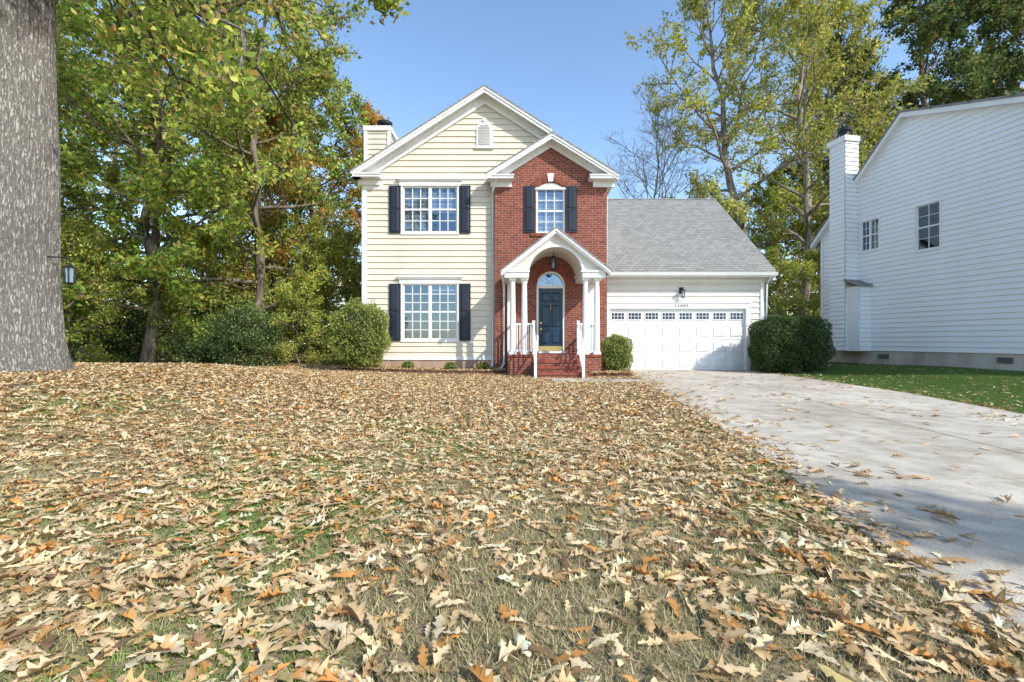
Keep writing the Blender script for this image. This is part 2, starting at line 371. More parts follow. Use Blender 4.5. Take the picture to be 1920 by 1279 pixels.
slab(mb, [(3.12, 20, GR), (8.97, 20, GR), (8.97, 24.5, GE), (3.12, 24.5, GE)], .07)
mb.tube([(3.12, 20, GR + .0), (8.97, 20, GR + .0)], .05, 6)
mb.obj('roof', M_shingle, house, label='grey shingle garage roof')
def rake(mb, px, pz, sl, run, yf, yw, h=.2, fr=.26, ends=(1, 1), stop=None, fz=.06):
    for sgn, use in ((-1, ends[0]), (1, ends[1])):
        if not use: continue
        rn = run if (sgn < 0 or stop is None) else stop
        def seg(r0, r1, top, hh, y0, y1):
            a = (px + sgn * r0, pz - sl * r0 - top); b = (px + sgn * r1, pz - sl * r1 - top)
            pts = [a, b, (b[0], b[1] - hh), (a[0], a[1] - hh)]
            mb.xz(pts if sgn > 0 else pts[::-1], y0, y1)
        seg(0, rn, fz, h, yf, yf + .03); seg(0, rn, fz - .004, .07, yf - .03, yf - .001)
        seg(0, rn, fz + .05, .03, yf + .03, yw)
        seg(0, rn - .2, fz + .05 + .03, fr, yw - .045, yw - .001)
        seg(0, rn - .2, fz + .05 + .03, fr * .45, yw - .08, yw - .046)
mb = MB(); rake(mb, PX, PZ, SL, 4.34, 14.80, Y0 - .034, .17, .30, (1, 1), 2.2)
rake(mb, bc, BPZ, BS, 2.12, 14.50, YB, .15, .2)
def ret(mb, x0, x1, yf, yw, z1):
    mb.box(x0, x1, yf + .0, yw, z1 - .15, z1 - .02); mb.box(x0 - .02, x1 + .02, yf - .03, yw - .001, z1 - .07, z1 - .025)
    mb.xz([(x0 + .14, z1 - .33), (x1 - .06, z1 - .33), (x1 - .06, z1 - .15), (x0 + .14, z1 - .15)], yw - .09, yw - .001)
    mb.add([(x0, yf, z1 - .02), (x1, yf, z1 - .02), (x1, yw, z1 + .12), (x0, yw, z1 + .12)], [(0, 1, 2, 3)])
ret(mb, -5.24, -4.32, 14.82, Y0 - .03, eaveZ - .04)
ret(mb, -.84, .05, 14.52, YB - .001, BPZ - BS * 2.1 - .02); ret(mb, 2.5, 3.40, 14.52, YB - .001, BPZ - BS * 2.1 - .02)
mb.box(PX - 4.34, PX - 4.30, 14.8, 24.3, eaveZ - .19, eaveZ - .06); mb.box(PX - 4.3, XL, 14.85, 24.3, eaveZ - .19, eaveZ - .16)
mb.box(PX + 4.28, PX + 4.34, 14.9, 24.3, eaveZ - .19, eaveZ - .06)
mb.obj('fascia', M_white, house, label='white rake boards and cornice returns')
mb = MB(); cx, r_ = -.91, .27
pts = [(cx - r_, 7.5), (cx + r_, 7.5)] + [(cx + r_ * math.cos(t), 8.06 + r_ * math.sin(t)) for t in np.linspace(0, math.pi, 15)]
mb.xz(pts, Y0 - .06, Y0 - .0)
r2 = .2
for k in range(13):
    z = 7.57 + k * .052; w = r2 if z < 8.06 else math.sqrt(max(0, r2 * r2 - (z - 8.06) ** 2))
    if w > .04: mb.add([(cx - w, Y0 - .062, z + .03), (cx + w, Y0 - .062, z + .03), (cx + w, Y0 - .10, z), (cx - w, Y0 - .10, z)], [(0, 1, 2, 3)])
mb.box(cx - .31, cx + .31, Y0 - .09, Y0, 7.44, 7.5)
mb.xz([(cx - .05, 8.32), (cx + .05, 8.32), (cx + .07, 8.42), (cx - .07, 8.42)], Y0 - .09, Y0)
mb.obj('gable_vent', M_white, house)

def frame_grid(mb, x0, x1, z0, z1, y, cols, rows, fw=.05, mw=.024):
    mb.box(x0, x0 + fw, y - .03, y + .03, z0, z1); mb.box(x1 - fw, x1, y - .03, y + .03, z0, z1)
    mb.box(x0 + fw, x1 - fw, y - .03, y + .03, z1 - fw, z1); mb.box(x0 + fw, x1 - fw, y - .03, y + .03, z0, z0 + fw)
    zm = (z0 + z1) / 2; mb.box(x0 + fw, x1 - fw, y - .025, y + .035, zm - .025, zm + .025)
    for k in range(1, cols):
        x = x0 + fw + (x1 - x0 - 2 * fw) * k / cols
        mb.box(x - mw / 2, x + mw / 2, y - .012, y + .012, z0 + fw, zm - .025); mb.box(x - mw / 2, x + mw / 2, y - .012, y + .012, zm + .025, z1 - fw)
    for a, b_ in ((z0 + fw, zm - .025), (zm + .025, z1 - fw)):
        for k in range(1, rows):
            z = a + (b_ - a) * k / rows
            mb.box(x0 + fw, x1 - fw, y - .0105, y + .0105, z - mw / 2, z + mw / 2)
def window(parent, x0, x1, z0, z1, yw, units=2, cols=3, rows=2, blind=1.0, T=None, bl=None, fw=.05, mw=.024):
    tf = T if T else (lambda p: p)
    def fin(mb): mb.v = [tf(p) for p in mb.v]; return mb
    g = MB(); g.add([(x0, yw + .045, z0), (x1, yw + .045, z0), (x1, yw + .045, z1), (x0, yw + .045, z1)], [(0, 1, 2, 3)])
    w = fin(g).obj('window', M_glass, parent)
    f = MB(); uw = (x1 - x0) / units
    for k in range(units): frame_grid(f, x0 + k * uw + .002, x0 + (k + 1) * uw - .002, z0, z1, yw + .035, cols, rows, fw, mw)
    f.box(x0 - .06, x1 + .06, yw - .05, yw + .0, z0 - .07, z0 - .0); 
    f.box(x0 - .05, x0, yw - .042, yw + .06, z0, z1); f.box(x1, x1 + .05, yw - .042, yw + .06, z0, z1)
    fin(f).obj('frame', M_white, w)
    i = MB(); i.box(x0 - .1, x1 + .1, yw + .55, yw + .6, z0 - .1, z1 + .1)
    i.add([(x0 - .0, yw + .06, z0), (x0 - .0, yw + .6, z0), (x0, yw + .6, z1), (x0, yw + .06, z1)], [(0, 1, 2, 3)])
    i.add([(x1, yw + .06, z0), (x1, yw + .6, z0), (x1, yw + .6, z1), (x1, yw + .06, z1)], [(0, 1, 2, 3)])
    i.add([(x0, yw + .06, z1), (x1, yw + .06, z1), (x1, yw + .6, z1), (x0, yw + .6, z1)], [(0, 1, 2, 3)])
    i.add([(x0, yw + .06, z0), (x1, yw + .06, z0), (x1, yw + .6, z0), (x0, yw + .6, z0)], [(0, 1, 2, 3)])
    fin(i).obj('interior', M_dark, w)
    if blind > 0:
        bm = MB()
        for k in range(units):
            a = x0 + k * uw + .05; c_ = x0 + (k + 1) * uw - .05; z = z1 - .05; zb = z1 - (z1 - z0) * (blind if bl is None else bl[k])
            while z > zb:
                bm.add([(a, yw + .10, z), (c_, yw + .10, z), (c_, yw + .13, z + .026), (a, yw + .13, z + .026)], [(0, 1, 2, 3)]); z -= .045
            bm.box(a, c_, yw + .1, yw + .13, z - .0, z + .02)
        fin(bm).obj('blind', M_blind, w)
    return w
window(house, *WIN_U, Y0, 2, 3, 2, 1.0, bl=[.97, .55])
window(house, *WIN_L, Y0, 2, 3, 3, 1.0, bl=[.0, .12])
window(house, .80, 1.72, 4.57, 6.04, YB + .05, 1, 3, 2, .95)
mb = MB(); pts = [(x, win_top(x) - .004) for x in np.linspace(.80, 1.72, 13)]
mb.xz([(1.72, 6.02), (.8, 6.02)] + pts, YB + .03, YB + .06); mb.box(.74, 1.78, YB - .02, YB + .05, 5.99, 6.05)
mb.obj('window_head', M_white, house)
for z in (WIN_U[3], WIN_L[3]):
    mb = MB(); mb.box(-3.75, -1.72, Y0 - .06, Y0 - .0, z, z + .16); mb.box(-3.8, -1.67, Y0 - .11, Y0 - .0, z + .16, z + .2); mb.box(-3.83, -1.64, Y0 - .14, Y0 - .0, z + .2, z + .235)
    mb.obj('window_header', M_white, house)
def shutter(x0, x1, z0, z1, y):
    mb = MB(); mb.box(x0, x1, y - .035, y, z0, z1); fr = .05; zm = (z0 + z1) / 2
    for a, b_ in ((z0 + fr, zm - fr / 2), (zm + fr / 2, z1 - fr)):
        mb.raised(x0 + fr, x1 - fr, a, b_, y - .0352, .018, .035)
        mb.box(x0 + fr - .012, x0 + fr, y - .045, y - .0352, a, b_); mb.box(x1 - fr, x1 - fr + .012, y - .045, y - .0352, a, b_)
    mb.obj('shutter', M_navy, house)
for w in (WIN_U, WIN_L):
    shutter(-4.09, -3.72, w[2] - .03, w[3] + .0, Y0 - .033); shutter(-1.75, -1.38, w[2] - .03, w[3] + .0, Y0 - .033)
shutter(.39, .75, 4.58, 6.1, YB - .001); shutter(1.77, 2.13, 4.58, 6.1, YB - .001)
mb = MB(); DX0, DX1, DZ0, DZ1 = .87, 1.67, .70, 2.76; yd = YB + .1
mb.box(DX0, DX1, yd, yd + .04, DZ0, DZ1)
for cx0, cx1 in ((DX0 + .1, 1.235), (1.305, DX1 - .1)):
    for a, b_ in ((.95, 1.38), (1.5, 2.2), (2.32, 2.62)):
        mb.raised(cx0, cx1, a, b_, yd - .001, .018, .04)
        for q in ((cx0 - .012, cx0, a, b_), (cx1, cx1 + .012, a, b_), (cx0, cx1, b_, b_ + .012), (cx0, cx1, a - .012, a)): mb.box(q[0], q[1], yd - .014, yd - .001, q[2], q[3])
door = mb.obj('door', M_door, house, label='navy six-panel front door')
mb = MB(); mb.tube([(.95, yd - .06, 1.62), (.95, yd, 1.62)], .028, 10); mb.tube([(.95, yd - .05, 1.42), (.95, yd, 1.42)], .03, 10)
mb.tube([(.95, yd - .055, 1.52), (.95, yd - .07, 1.4), (.95, yd - .055, 1.28)], .012, 8); mb.obj('handle', M_brass, door)
mb = MB(); mb.box(DX0 + .02, DX1 - .02, yd - .01, yd - .001, .71, .86); mb.obj('kick_plate', M_brass, door)
mb = MB(); mb.tube([(1.27, yd - .03, 2.25), (1.27, yd - .05, 2.15), (1.27, yd - .03, 2.08)], .02, 8); mb.obj('knocker', M_brass, door)
mb = MB()
mb.box(.802, .87, YB + .03, yd + .05, .64, 2.84); mb.box(1.67, 1.738, YB + .03, yd + .05, .64, 2.84); mb.box(.87, 1.67, YB + .03, yd + .05, 2.76, 2.86)
mb.box(.802, 1.738, YB - .03, yd + .05, .632, .70)
def ring(mb, cx, cz, r0, r1, y0, y1, a0=0, a1=math.pi, n=24, mi=0):
    for i in range(n):
        t0 = a0 + (a1 - a0) * i / n; t1 = a0 + (a1 - a0) * (i + 1) / n
        mb.xz([(cx + r * math.cos(t), cz + r * math.sin(t)) for r, t in ((r0, t0), (r1, t0), (r1, t1), (r0, t1))], y0, y1, mi)
ring(mb, 1.27, 2.85, .40, .468, YB + .03, yd + .05)
for t in (30, 60, 90, 120, 150):
    a = R(t); mb.xz([(1.27 + .1 * math.cos(a) - .008 * math.sin(a), 2.86 + .1 * math.sin(a) + .008 * math.cos(a)), (1.27 + .1 * math.cos(a) + .008 * math.sin(a), 2.86 + .1 * math.sin(a) - .008 * math.cos(a)),
        (1.27 + .41 * math.cos(a) + .008 * math.sin(a), 2.86 + .41 * math.sin(a) - .008 * math.cos(a)), (1.27 + .41 * math.cos(a) - .008 * math.sin(a), 2.86 + .41 * math.sin(a) + .008 * math.cos(a))], yd, yd + .02)
ring(mb, 1.27, 2.86, .09, .11, yd, yd + .02)
mb.obj('door_frame', M_white, house)
mb = MB(); mb.xz([(1.27 + .41 * math.cos(t), 2.85 + .41 * math.sin(t)) for t in np.linspace(0, math.pi, 20)], yd + .025, yd + .03)
fan = mb.obj('fanlight', M_glass, house); mb = MB(); mb.box(.7, 1.85, yd + .35, yd + .38, 2.6, 3.5); mb.obj('interior', M_dark, fan)

PCX = 1.29; PY = 13.45; PZt = 4.38; PS = .78
mb = MB(); AR = .79
xs = [-.2, 2.74, PCX] + list(np.linspace(PCX - AR, PCX + AR, 33))
pb = lambda x: 3.02 + math.sqrt(max(0, AR * AR - (x - PCX) ** 2)) if abs(x - PCX) < AR else 3.12
strips(mb, xs, pb, lambda x: max(3.125, PZt - .14 - PS * abs(x - PCX)), PY, 0)
n_ = 24
for i in range(n_):
    t0, t1 = math.pi * i / n_, math.pi * (i + 1) / n_
    mb.add([(PCX + AR * math.cos(t), y, 3.02 + AR * math.sin(t)) for t, y in ((t0, PY), (t1, PY), (t1, YB), (t0, YB))], [(0, 1, 2, 3)])
mb.obj('porch_pediment', M_gsiding, house, label='arched cream porch pediment with barrel vault')
mb = MB(); ring(mb, PCX, 3.02, AR, AR + .07, PY - .02, PY - .001, n=32)
for x0, x1 in ((-.22, PCX - AR), (PCX + AR, 2.76)):
    mb.box(x0, x1, PY - .06, YB - .001, 2.9, 3.12); mb.box(x0 - .05, x1 + .02, PY - .1, YB - .001, 3.06, 3.115)
rake(mb, PCX, PZt, PS, 1.60, 13.28, PY, .13, .09)
mb.box(-.34, -.3, 13.3, YB, 3.0, 3.1); mb.box(2.88, 2.92, 13.3, YB, 3.0, 3.1); 
mb.obj('porch_trim', M_white, house)
mb = MB()
slab(mb, [(PCX, 13.24, PZt), (PCX, YB, PZt), (PCX - 1.63, YB, PZt - PS * 1.63), (PCX - 1.63, 13.24, PZt - PS * 1.63)])
slab(mb, [(PCX, 13.24, PZt), (PCX + 1.63, 13.24, PZt - PS * 1.63), (PCX + 1.63, YB, PZt - PS * 1.63), (PCX, YB, PZt)])
mb.obj('porch_roof', M_shingle, house)
for x in (.02, .37, 2.19, 2.53):
    mb = MB(); y = 13.58
    mb.box(x - .11, x + .11, y - .11, y + .11, .632, .69); mb.tube([(x, y, .69), (x, y, .72), (x, y, .74), (x, y, 1.6), (x, y, 2.74), (x, y, 2.76), (x, y, 2.79), (x, y, 2.83)], [.105, .105, .09, .088, .074, .09, .09, .1], 20)
    mb.box(x - .11, x + .11, y - .11, y + .11, 2.83, 2.899); mb.obj('column', M_white, house, smooth=False)
for x in (-.06, 2.57):
    mb = MB(); mb.box(x - .09, x + .09, YB - .12, YB - .001, .632, 2.899); mb.obj('pilaster', M_white, house)
mb = MB(); mb.box(-.12, 2.64, 13.45, YB - .001, -.1, .63); mb.box(.66, 1.93, 13.38, 13.45, -.1, .63)
for k, z in enumerate((.47, .315, .16)): mb.box(.66, 1.93, 13.38 - .29 * (k + 1), 13.38 - .29 * k - .001, -.1, z)
mb.obj('front_steps', M_brick, house, label='red brick stoop and front steps')
for zt, yf, x0, x1 in ((.63, 13.45, -.13, 2.66), (.47, 13.09, .66, 1.93), (.315, 12.8, .66, 1.93), (.16, 12.51, .66, 1.93)):
    mb = MB(); k = x0
    while k < x1 - .05: mb.box(k, min(k + .066, x1), yf - .03, yf + .1, zt + .001 - .07, zt + .004); k += .075
    mb.obj('step_nosing', M_vous, house)
def railing(x):
    mb = MB(); yt, yb = 13.42, 12.42; q = .036
    mb.box(x - q, x + q, yb - q, yb + q, 0, 1.02); mb.box(x - q - .01, x + q + .01, yb - q - .01, yb + q + .01, 1.02, 1.05)
    mb.box(x - q, x + q, yt - q, yt + q, .632, 1.6); mb.box(x - q - .01, x + q + .01, yt - q - .01, yt + q + .01, 1.6, 1.63)
    for z0_, z1_, h in ((.88, 1.48, .045), (.2, .78, .03)):
        mb.prism([(x - .022, yb + q, z0_), (x + .022, yb + q, z0_), (x + .022, yt - q, z1_), (x - .022, yt - q, z1_)], (0, 0, h))
    for k in range(1, 8):
        t = k / 8; y = yb + (yt - yb) * t; mb.box(x - .013, x + .013, y - .013, y + .013, .2 + .58 * t, .9 + .58 * t)
    mb.obj('railing', M_white, house)
railing(.64); railing(1.95)
for x in (-.03, 2.56):
    mb = MB(); mb.box(x - .03, x + .03, 13.7, YB - .13, 1.5, 1.56); mb.box(x - .025, x + .025, 13.7, YB - .13, .72, .76)
    for k in range(1, 9): y = 13.7 + 1.05 * k / 9; mb.box(x - .016, x + .016, y - .016, y + .016, .74, 1.52)
    mb.obj('railing', M_white, house)
for x0, x1 in ((.11, .28), (.46, .60), (1.99, 2.10), (2.28, 2.44)):
    mb = MB(); mb.box(x0, x1, 13.55, 13.61, 1.5, 1.56); mb.box(x0, x1, 13.555, 13.605, .72, .76); m_ = 2
    for k in range(m_): xx = x0 + (x1 - x0) * (k + .5) / m_; mb.box(xx - .014, xx + .014, 13.566, 13.594, .74, 1.52)
    mb.obj('railing', M_white, house)
def lantern(parent, x, y, z, s=1.0, hang=.2):
    mb = MB(); r = .09 * s
    mb.tube([(x, y, z + .2 * s), (x, y, z + .2 * s + hang)], .012, 6)
    mb.tube([(x, y, z + .14 * s), (x, y, z + .2 * s)], [r * 1.25, .02], 6); mb.tube([(x, y, z - .17 * s), (x, y, z - .13 * s)], [r * .4, r], 6)
    for k in range(6):
        a = 2 * math.pi * k / 6; mb.tube([(x + r * .9 * math.cos(a), y + r * .9 * math.sin(a), z - .14 * s), (x + r * math.cos(a) * 1.05, y + r * 1.05 * math.sin(a), z + .14 * s)], .008 * s, 4)
    o = mb.obj('lantern', M_black, parent); g = MB(); g.tube([(x, y, z - .13 * s), (x, y, z + .13 * s)], [r * .78, r * .9], 8); g.obj('lamp_glass', M_glass, o); return o
lantern(house, 1.29, 14.2, 3.45, 1.2, .12)
GX0, GX1 = 3.41, 8.16; GZT = 2.16
mb = MB(); Tg = lambda u_, d, z: (u_, YG - d, z)
siding(mb, lambda z: 3.1, lambda z: 8.76, .2, 3.38, Tg, .2, [(GX0, GX1, -1, GZT)])
mb.add([(8.76, YG, 0), (8.76, 24, 0), (8.76, 24, 3.4), (8.76, 20, 7.1), (8.76, YG, 3.4)], [(0, 1, 2, 3, 4)])
mb.obj('garage_wall', M_gsiding, house)
for x0, x1 in ((8.2, 8.74), (3.12, GX0)):
    mb = MB(); mb.box(x0, x1, YG + .003, YG + .2, -.1, .2); mb.obj('foundation', M_found, house)
mb = MB()
mb.box(GX0 - .14, GX0, YG - .05, YG + .1, 0, GZT); mb.box(GX1, GX1 + .14, YG - .05, YG + .1, 0, GZT); mb.box(GX0 - .14, GX1 + .14, YG - .05, YG + .1, GZT, GZT + .2)
mb.box(GX0 - .18, GX1 + .18, YG - .08, YG - .02, GZT + .2, GZT + .25)
mb.box(8.66, 8.79, YG - .05, YG + .1, .18, 3.3)
mb.box(3.12, 8.9, YG - .06, YG - .0, 3.08, 3.3); mb.box(3.12, 8.95, 15.5, YG, 3.26, 3.3)
mb.box(3.12, 8.97, 15.47, 15.5, 3.2, 3.35)
mb.xz([(8.9, 3.1), (8.97, 3.1), (8.97, 3.35), (8.9, 3.35)], 15.5, 20)
mb.obj('garage_trim', M_white, house)
mb = MB(); mb.prism([(3.14, 15.35, 3.36), (3.14, 15.46, 3.36), (3.14, 15.46, 3.25), (3.14, 15.39, 3.25)], (5.85, 0, 0)); mb.obj('gutter', M_white, house)
mb = MB(); y = YG + .06; mb.box(GX0, GX1, y, y + .04, 0.02, GZT)
cw = (GX1 - GX0) / 8; H = (GZT - .02) / 4
for r_ in range(4):
    for c_ in range(8):
        x0 = GX0 + c_ * cw; z0 = .02 + r_ * H
        if r_ < 3:
            mb.raised(x0 + .05, x0 + cw - .05, z0 + .07, z0 + H - .07, y - .0, -.012, .012)
            mb.raised(x0 + .075, x0 + cw - .075, z0 + .095, z0 + H - .095, y - .001, .022, .03)
    if r_: mb.box(GX0, GX1, y - .006, y - .0005, .02 + r_ * H + .004, .02 + r_ * H + .012); mb.box(GX0, GX1, y - .012, y - .0005, .02 + r_ * H + .014, .02 + r_ * H + .03)
gd = mb.obj('garage_door', M_white, house, label='white panelled garage door with small windows')
for c_ in range(8):
    x0 = GX0 + c_ * cw + .05; x1 = x0 + cw - .1; z0, z1 = 1.76, 2.04
    g = MB(); g.box(x0 + .03, x1 - .03, y - .012, y - .0015, z0 + .03, z1 - .03); w = g.obj('garage_window', M_door, gd)
    f = MB(); f.box(x0, x1, y - .022, y - .001, z0, z0 + .03); f.box(x0, x1, y - .022, y - .001, z1 - .03, z1); f.box(x0, x0 + .03, y - .022, y - .001, z0 + .03, z1 - .03); f.box(x1 - .03, x1, y - .022, y - .001, z0 + .03, z1 - .03)
    for k in (1, 2, 3): xx = x0 + (x1 - x0) * k / 4; f.box(xx - .008, xx + .008, y - .02, y - .012, z0 + .03, z1 - .03)
    f.box(x0 + .03, x1 - .03, y - .0195, y - .0125, (z0 + z1) / 2 - .007, (z0 + z1) / 2 + .007); f.obj('frame', M_white, w)
mb = MB(); mb.box(5.83, 5.97, YG - .06, YG - .03, 2.7, 2.9); mb.tube([(5.9, YG - .04, 2.82), (5.9, YG - .14, 2.88), (5.9, YG - .18, 2.82)], .012, 6)
lb = mb.obj('wall_light', M_black, house); lantern(lb, 5.9, YG - .18, 2.66, .85, .02)
tc = bpy.data.curves.new('house_number', 'FONT'); tc.body = '13005'; tc.size = .15; tc.extrude = .004; tc.align_x = 'CENTER'; tc.space_character = 1.35
to = bpy.data.objects.new('tmp', tc); COL.objects.link(to); bpy.context.view_layer.update()
me = bpy.data.meshes.new_from_object(to.evaluated_get(bpy.context.evaluated_depsgraph_get())); bpy.data.objects.remove(to)
me.materials.clear(); me.materials.append(M_black)
me.transform(Matrix.Translation((5.9, YG - .058 - 15.2, GZT + .045)) @ Matrix.Rotation(R(90), 4, 'X'))
link(bpy.data.objects.new('house_number', me), ORG['house'], house)
def spout(pts):
    mb = MB(); mb.tube(pts, .04, 6); mb.obj('downspout', M_white, house)
spout([(-.5, 14.6, 6.2), (-.62, 14.85, 5.95), (-.64, 15.1, 5.85), (-.64, 15.11, .35), (-.66, 14.95, .2)])
spout([(3.3, 14.8, 6.2), (3.18, 15.2, 5.9), (3.17, 15.3, 5.7), (3.17, 15.35, 3.5)]); spout([(8.85, 15.42, 3.26), (8.85, 15.8, 3.0), (8.85, 15.86, .3), (8.9, 15.6, .12)])
spout([(-.28, 13.4, 3.0), (-.26, 13.75, 2.85), (-.26, 14.8, 2.8), (-.26, 14.83, .3), (-.35, 14.6, .15)])
mb = MB(); mb.box(-1.42, -1.32, Y0 - .06, Y0 - .03, .92, 1.05); mb.obj('outlet_box', M_blind, house)
mb = MB(); CX0, CX1, CY0, CY1 = -5.62, -4.72, 17.5, 18.7
siding(mb, lambda z: CX0, lambda z: CX1, .2, 9.1, lambda u_, d, z: (u_, CY0 - d, z), .2)
siding(mb, lambda z: CY0, lambda z: CY1, 6, 9.1, lambda u_, d, z: (CX1 + d, u_, z), .2)
mb.box(CX0, CX1 - .001, CY0 + .001, CY1, 0, 9.1)
for x, y in ((CX0, CY0), (CX1, CY0), (CX1, CY1)): mb.box(x - .06, x + .06, y - .06, y + .06, 6, 9.1, 1)
mb.box(CX0 - .08, CX1 + .08, CY0 - .08, CY1 + .08, 9.1, 9.28, 1)
ch = mb.obj('chimney', [M_cream, M_white], house)
mb = MB(); mb.tube([(-5.0, 17.9, 9.28), (-5.0, 17.9, 9.5)], .2, 16); mb.tube([(-5.0, 17.9, 9.5), (-5.0, 17.9, 9.6), (-5.0, 17.9, 9.7)], [.28, .3, .12], 16); mb.obj('chimney_cap', M_black, ch)

# ------------------------------------------------------------------ NEIGHBOUR HOUSE
nb = empty('neighbouring_house', (13.9, 15.2, 0), 'white siding house side wall with chimney on block foundation', 'house')
def W(s_, d, z):
    L_ = math.hypot(.19, 1); n = (-1 / L_, -.19 / L_)
    return (13.9 - .19 * s_ + n[0] * d, 15.2 + s_ + n[1] * d, z)
SE, ZE, SP, ZP, SF, ZF, SN = 4.1, 5.5, .73, 9.0, -3.6, 7.45, -7.6
hi = lambda z: SE if z < ZE else SE - (z - ZE) / (ZP - ZE) * (SE - SP)
lo = lambda z: SN if z < ZF else SF + (z - ZF) / (ZP - ZF) * (SP - SF)
NW = [(1.64, 2.34, 4.46, 5.6), (-.36, .36, 4.1, 5.62)]
mb = MB(); siding(mb, lo, hi, .67, ZP - .05, W, .17, NW, .03)
mb.add([W(SE, 0, 0), W(SE, -11, 0), W(SE, -11, ZE), W(SE, 0, ZE)], [(0, 1, 2, 3)]); mb.add([W(SN, 0, 0), W(SN, -11, 0), W(SN, -11, ZF), W(SN, 0, ZF)], [(0, 1, 2, 3)])
mb.obj('wall', M_nwhite, nb)
mb = MB(); mb.add([W(SN, -.02, -.2), W(SE, -.02, -.2), W(SE, -.02, .68), W(SN, -.02, .68)], [(0, 1, 2, 3)]); mb.obj('foundation', M_concrete_block, nb)
for s_ in (1.3, -2.2):
    mb = MB()
    for k in range(5): mb.prism([W(s_, -.015, .40 + k * .035), W(s_ + .38, -.015, .40 + k * .035), W(s_ + .38, .015, .385 + k * .035), W(s_, .015, .385 + k * .035)], (0, 0, .015))
    mb.obj('foundation_vent', M_vent, nb)
mb = MB()
def nslab(mb, s0, z0, s1, z1, dd, dend, th=.08):
    mb.prism([W(s0, dd, z0), W(s1, dd, z1), W(s1, dend, z1), W(s0, dend, z0)], (0, 0, th))
nslab(mb, SE + .35, ZE - .36, SP, ZP, .25, -11, .07); nslab(mb, SP, ZP, SF, ZF, .25, -11, .07); nslab(mb, SF, ZF, SN - .3, ZF - .02, .25, -11, .07)
mb.obj('roof', M_shingle, nb)
mb = MB()
def nrake(s0, z0, s1, z1): mb.prism([W(s0, .22, z0 - .002), W(s1, .22, z1 - .002), W(s1, .22, z1 - .16), W(s0, .22, z0 - .16)], Vector(W(0, .0, 0)) - Vector(W(0, .22, 0)))
nrake(SE + .33, ZE - .34, SP, ZP); nrake(SP, ZP, SF, ZF); nrake(SF, ZF, SN, ZF)
mb.prism([W(SE, .04, .66), W(SE - .12, .04, .66), W(SE - .12, .04, ZE), W(SE, .04, ZE)], Vector(W(0, 0, 0)) - Vector(W(0, .035, 0)))
mb.obj('fascia', M_white, nb)
for w in NW:
    T_ = lambda p: W(-p[0], -(p[1]), p[2])
    window(nb, -w[1], -w[0], w[2], w[3], 0, 2 if w[2] > 4.3 else 1, 2, 2, .0, T=T_, fw=.035, mw=.016)
mb = MB()
def nbox(mb, s0, s1, d0, d1, z0, z1, mi=0): mb.prism([W(s0, d0, z0), W(s1, d0, z0), W(s1, d1, z0), W(s0, d1, z0)], (0, 0, z1 - z0), mi)
nbox(mb, 2.46, 3.12, 0, .6, .65, 8.75)
siding(mb, lambda z: 2.46, lambda z: 3.12, .67, 8.75, lambda u_, d, z: W(u_, .6 + d + .002, z), .17)
siding(mb, lambda z: 0, lambda z: .6, .67, 8.75, lambda u_, d, z: W(2.46 - d - .002, u_, z), .17)
nbox(mb, 1.95, 3.2, 0, .55, .65, 3.1); siding(mb, lambda z: 0, lambda z: .55, .67, 3.1, lambda u_, d, z: W(1.95 - d - .002, u_, z), .17)
nbox(mb, 2.38, 3.2, -.0, .68, 8.75, 8.95)
ch = mb.obj('chimney', M_nwhite, nb)
mb = MB(); mb.prism([W(1.85, .7, 3.08), W(2.44, .7, 3.35), W(2.44, 0, 3.35), W(1.85, 0, 3.08)], (0, 0, .06)); mb.obj('chimney_shoulder', M_shingle, ch)
mb = MB(); p0 = Vector(W(2.75, .3, 8.95)); mb.tube([p0, p0 + Vector((0, 0, .3))], .17, 14); mb.tube([p0 + Vector((0, 0, .3)), p0 + Vector((0, 0, .42)), p0 + Vector((0, 0, .5))], [.24, .26, .1], 14); mb.obj('chimney_cap', M_black, ch)

# ------------------------------------------------------------------ LEAVES / TREES
def rand_rot(n, rs, tilt=None):
    if tilt is None:
        q = rs.normal(size=(n, 4)); q /= np.linalg.norm(q, axis=1)[:, None]; w, x, y, z = q.T
    else:
        yaw = rs.uniform(0, 2 * math.pi, n); tx = rs.normal(0, tilt, n); ty = rs.normal(0, tilt, n)
        cy, sy, cx, sx, c3, s3 = np.cos(yaw / 2), np.sin(yaw / 2), np.cos(tx / 2), np.sin(tx / 2), np.cos(ty / 2), np.sin(ty / 2)
        w = c3 * cx; x = c3 * sx; y = s3 * cx; z = -s3 * sx
        w, x, y, z = cy * w - sy * z, cy * x - sy * y, cy * y + sy * x, cy * z + sy * w
    return np.stack([1 - 2 * (y * y + z * z), 2 * (x * y - z * w), 2 * (x * z + y * w), 2 * (x * y + z * w), 1 - 2 * (x * x + z * z), 2 * (y * z - x * w),
                     2 * (x * z - y * w), 2 * (y * z + x * w), 1 - 2 * (x * x + y * y)], 1).reshape(n, 3, 3)
def inst(centers, sizes, tmpl, faces, rs, tilt=None):
    n = len(centers); Rm = rand_rot(n, rs, tilt)
    V = np.einsum('nij,kj->nki', Rm, tmpl) * sizes[:, None, None] + centers[:, None, :]
    k = len(tmpl); F = faces[None] + (np.arange(n) * k)[:, None, None]
    return V.reshape(-1, 3), F.reshape(-1, faces.shape[1]), k
T_rh = np.array([(-.5, 0, 0), (0, -.26, .06), (.5, 0, -.05), (0, .26, .06)]); F_rh = np.array([(0, 1, 2, 3)])
def pick(pal, n, rs):
    c = np.array([p[0] for p in pal]); w = np.array([p[1] for p in pal], float); w /= w.sum()
    i = rs.choice(len(pal), n, p=w); return c[i] * rs.uniform(.7, 1.3, (n, 1))
GREEN = [((.26, .40, .06), 4), ((.38, .48, .08), 4), ((.56, .57, .12), 3), ((.15, .24, .045), 2), ((.60, .38, .09), .8)]
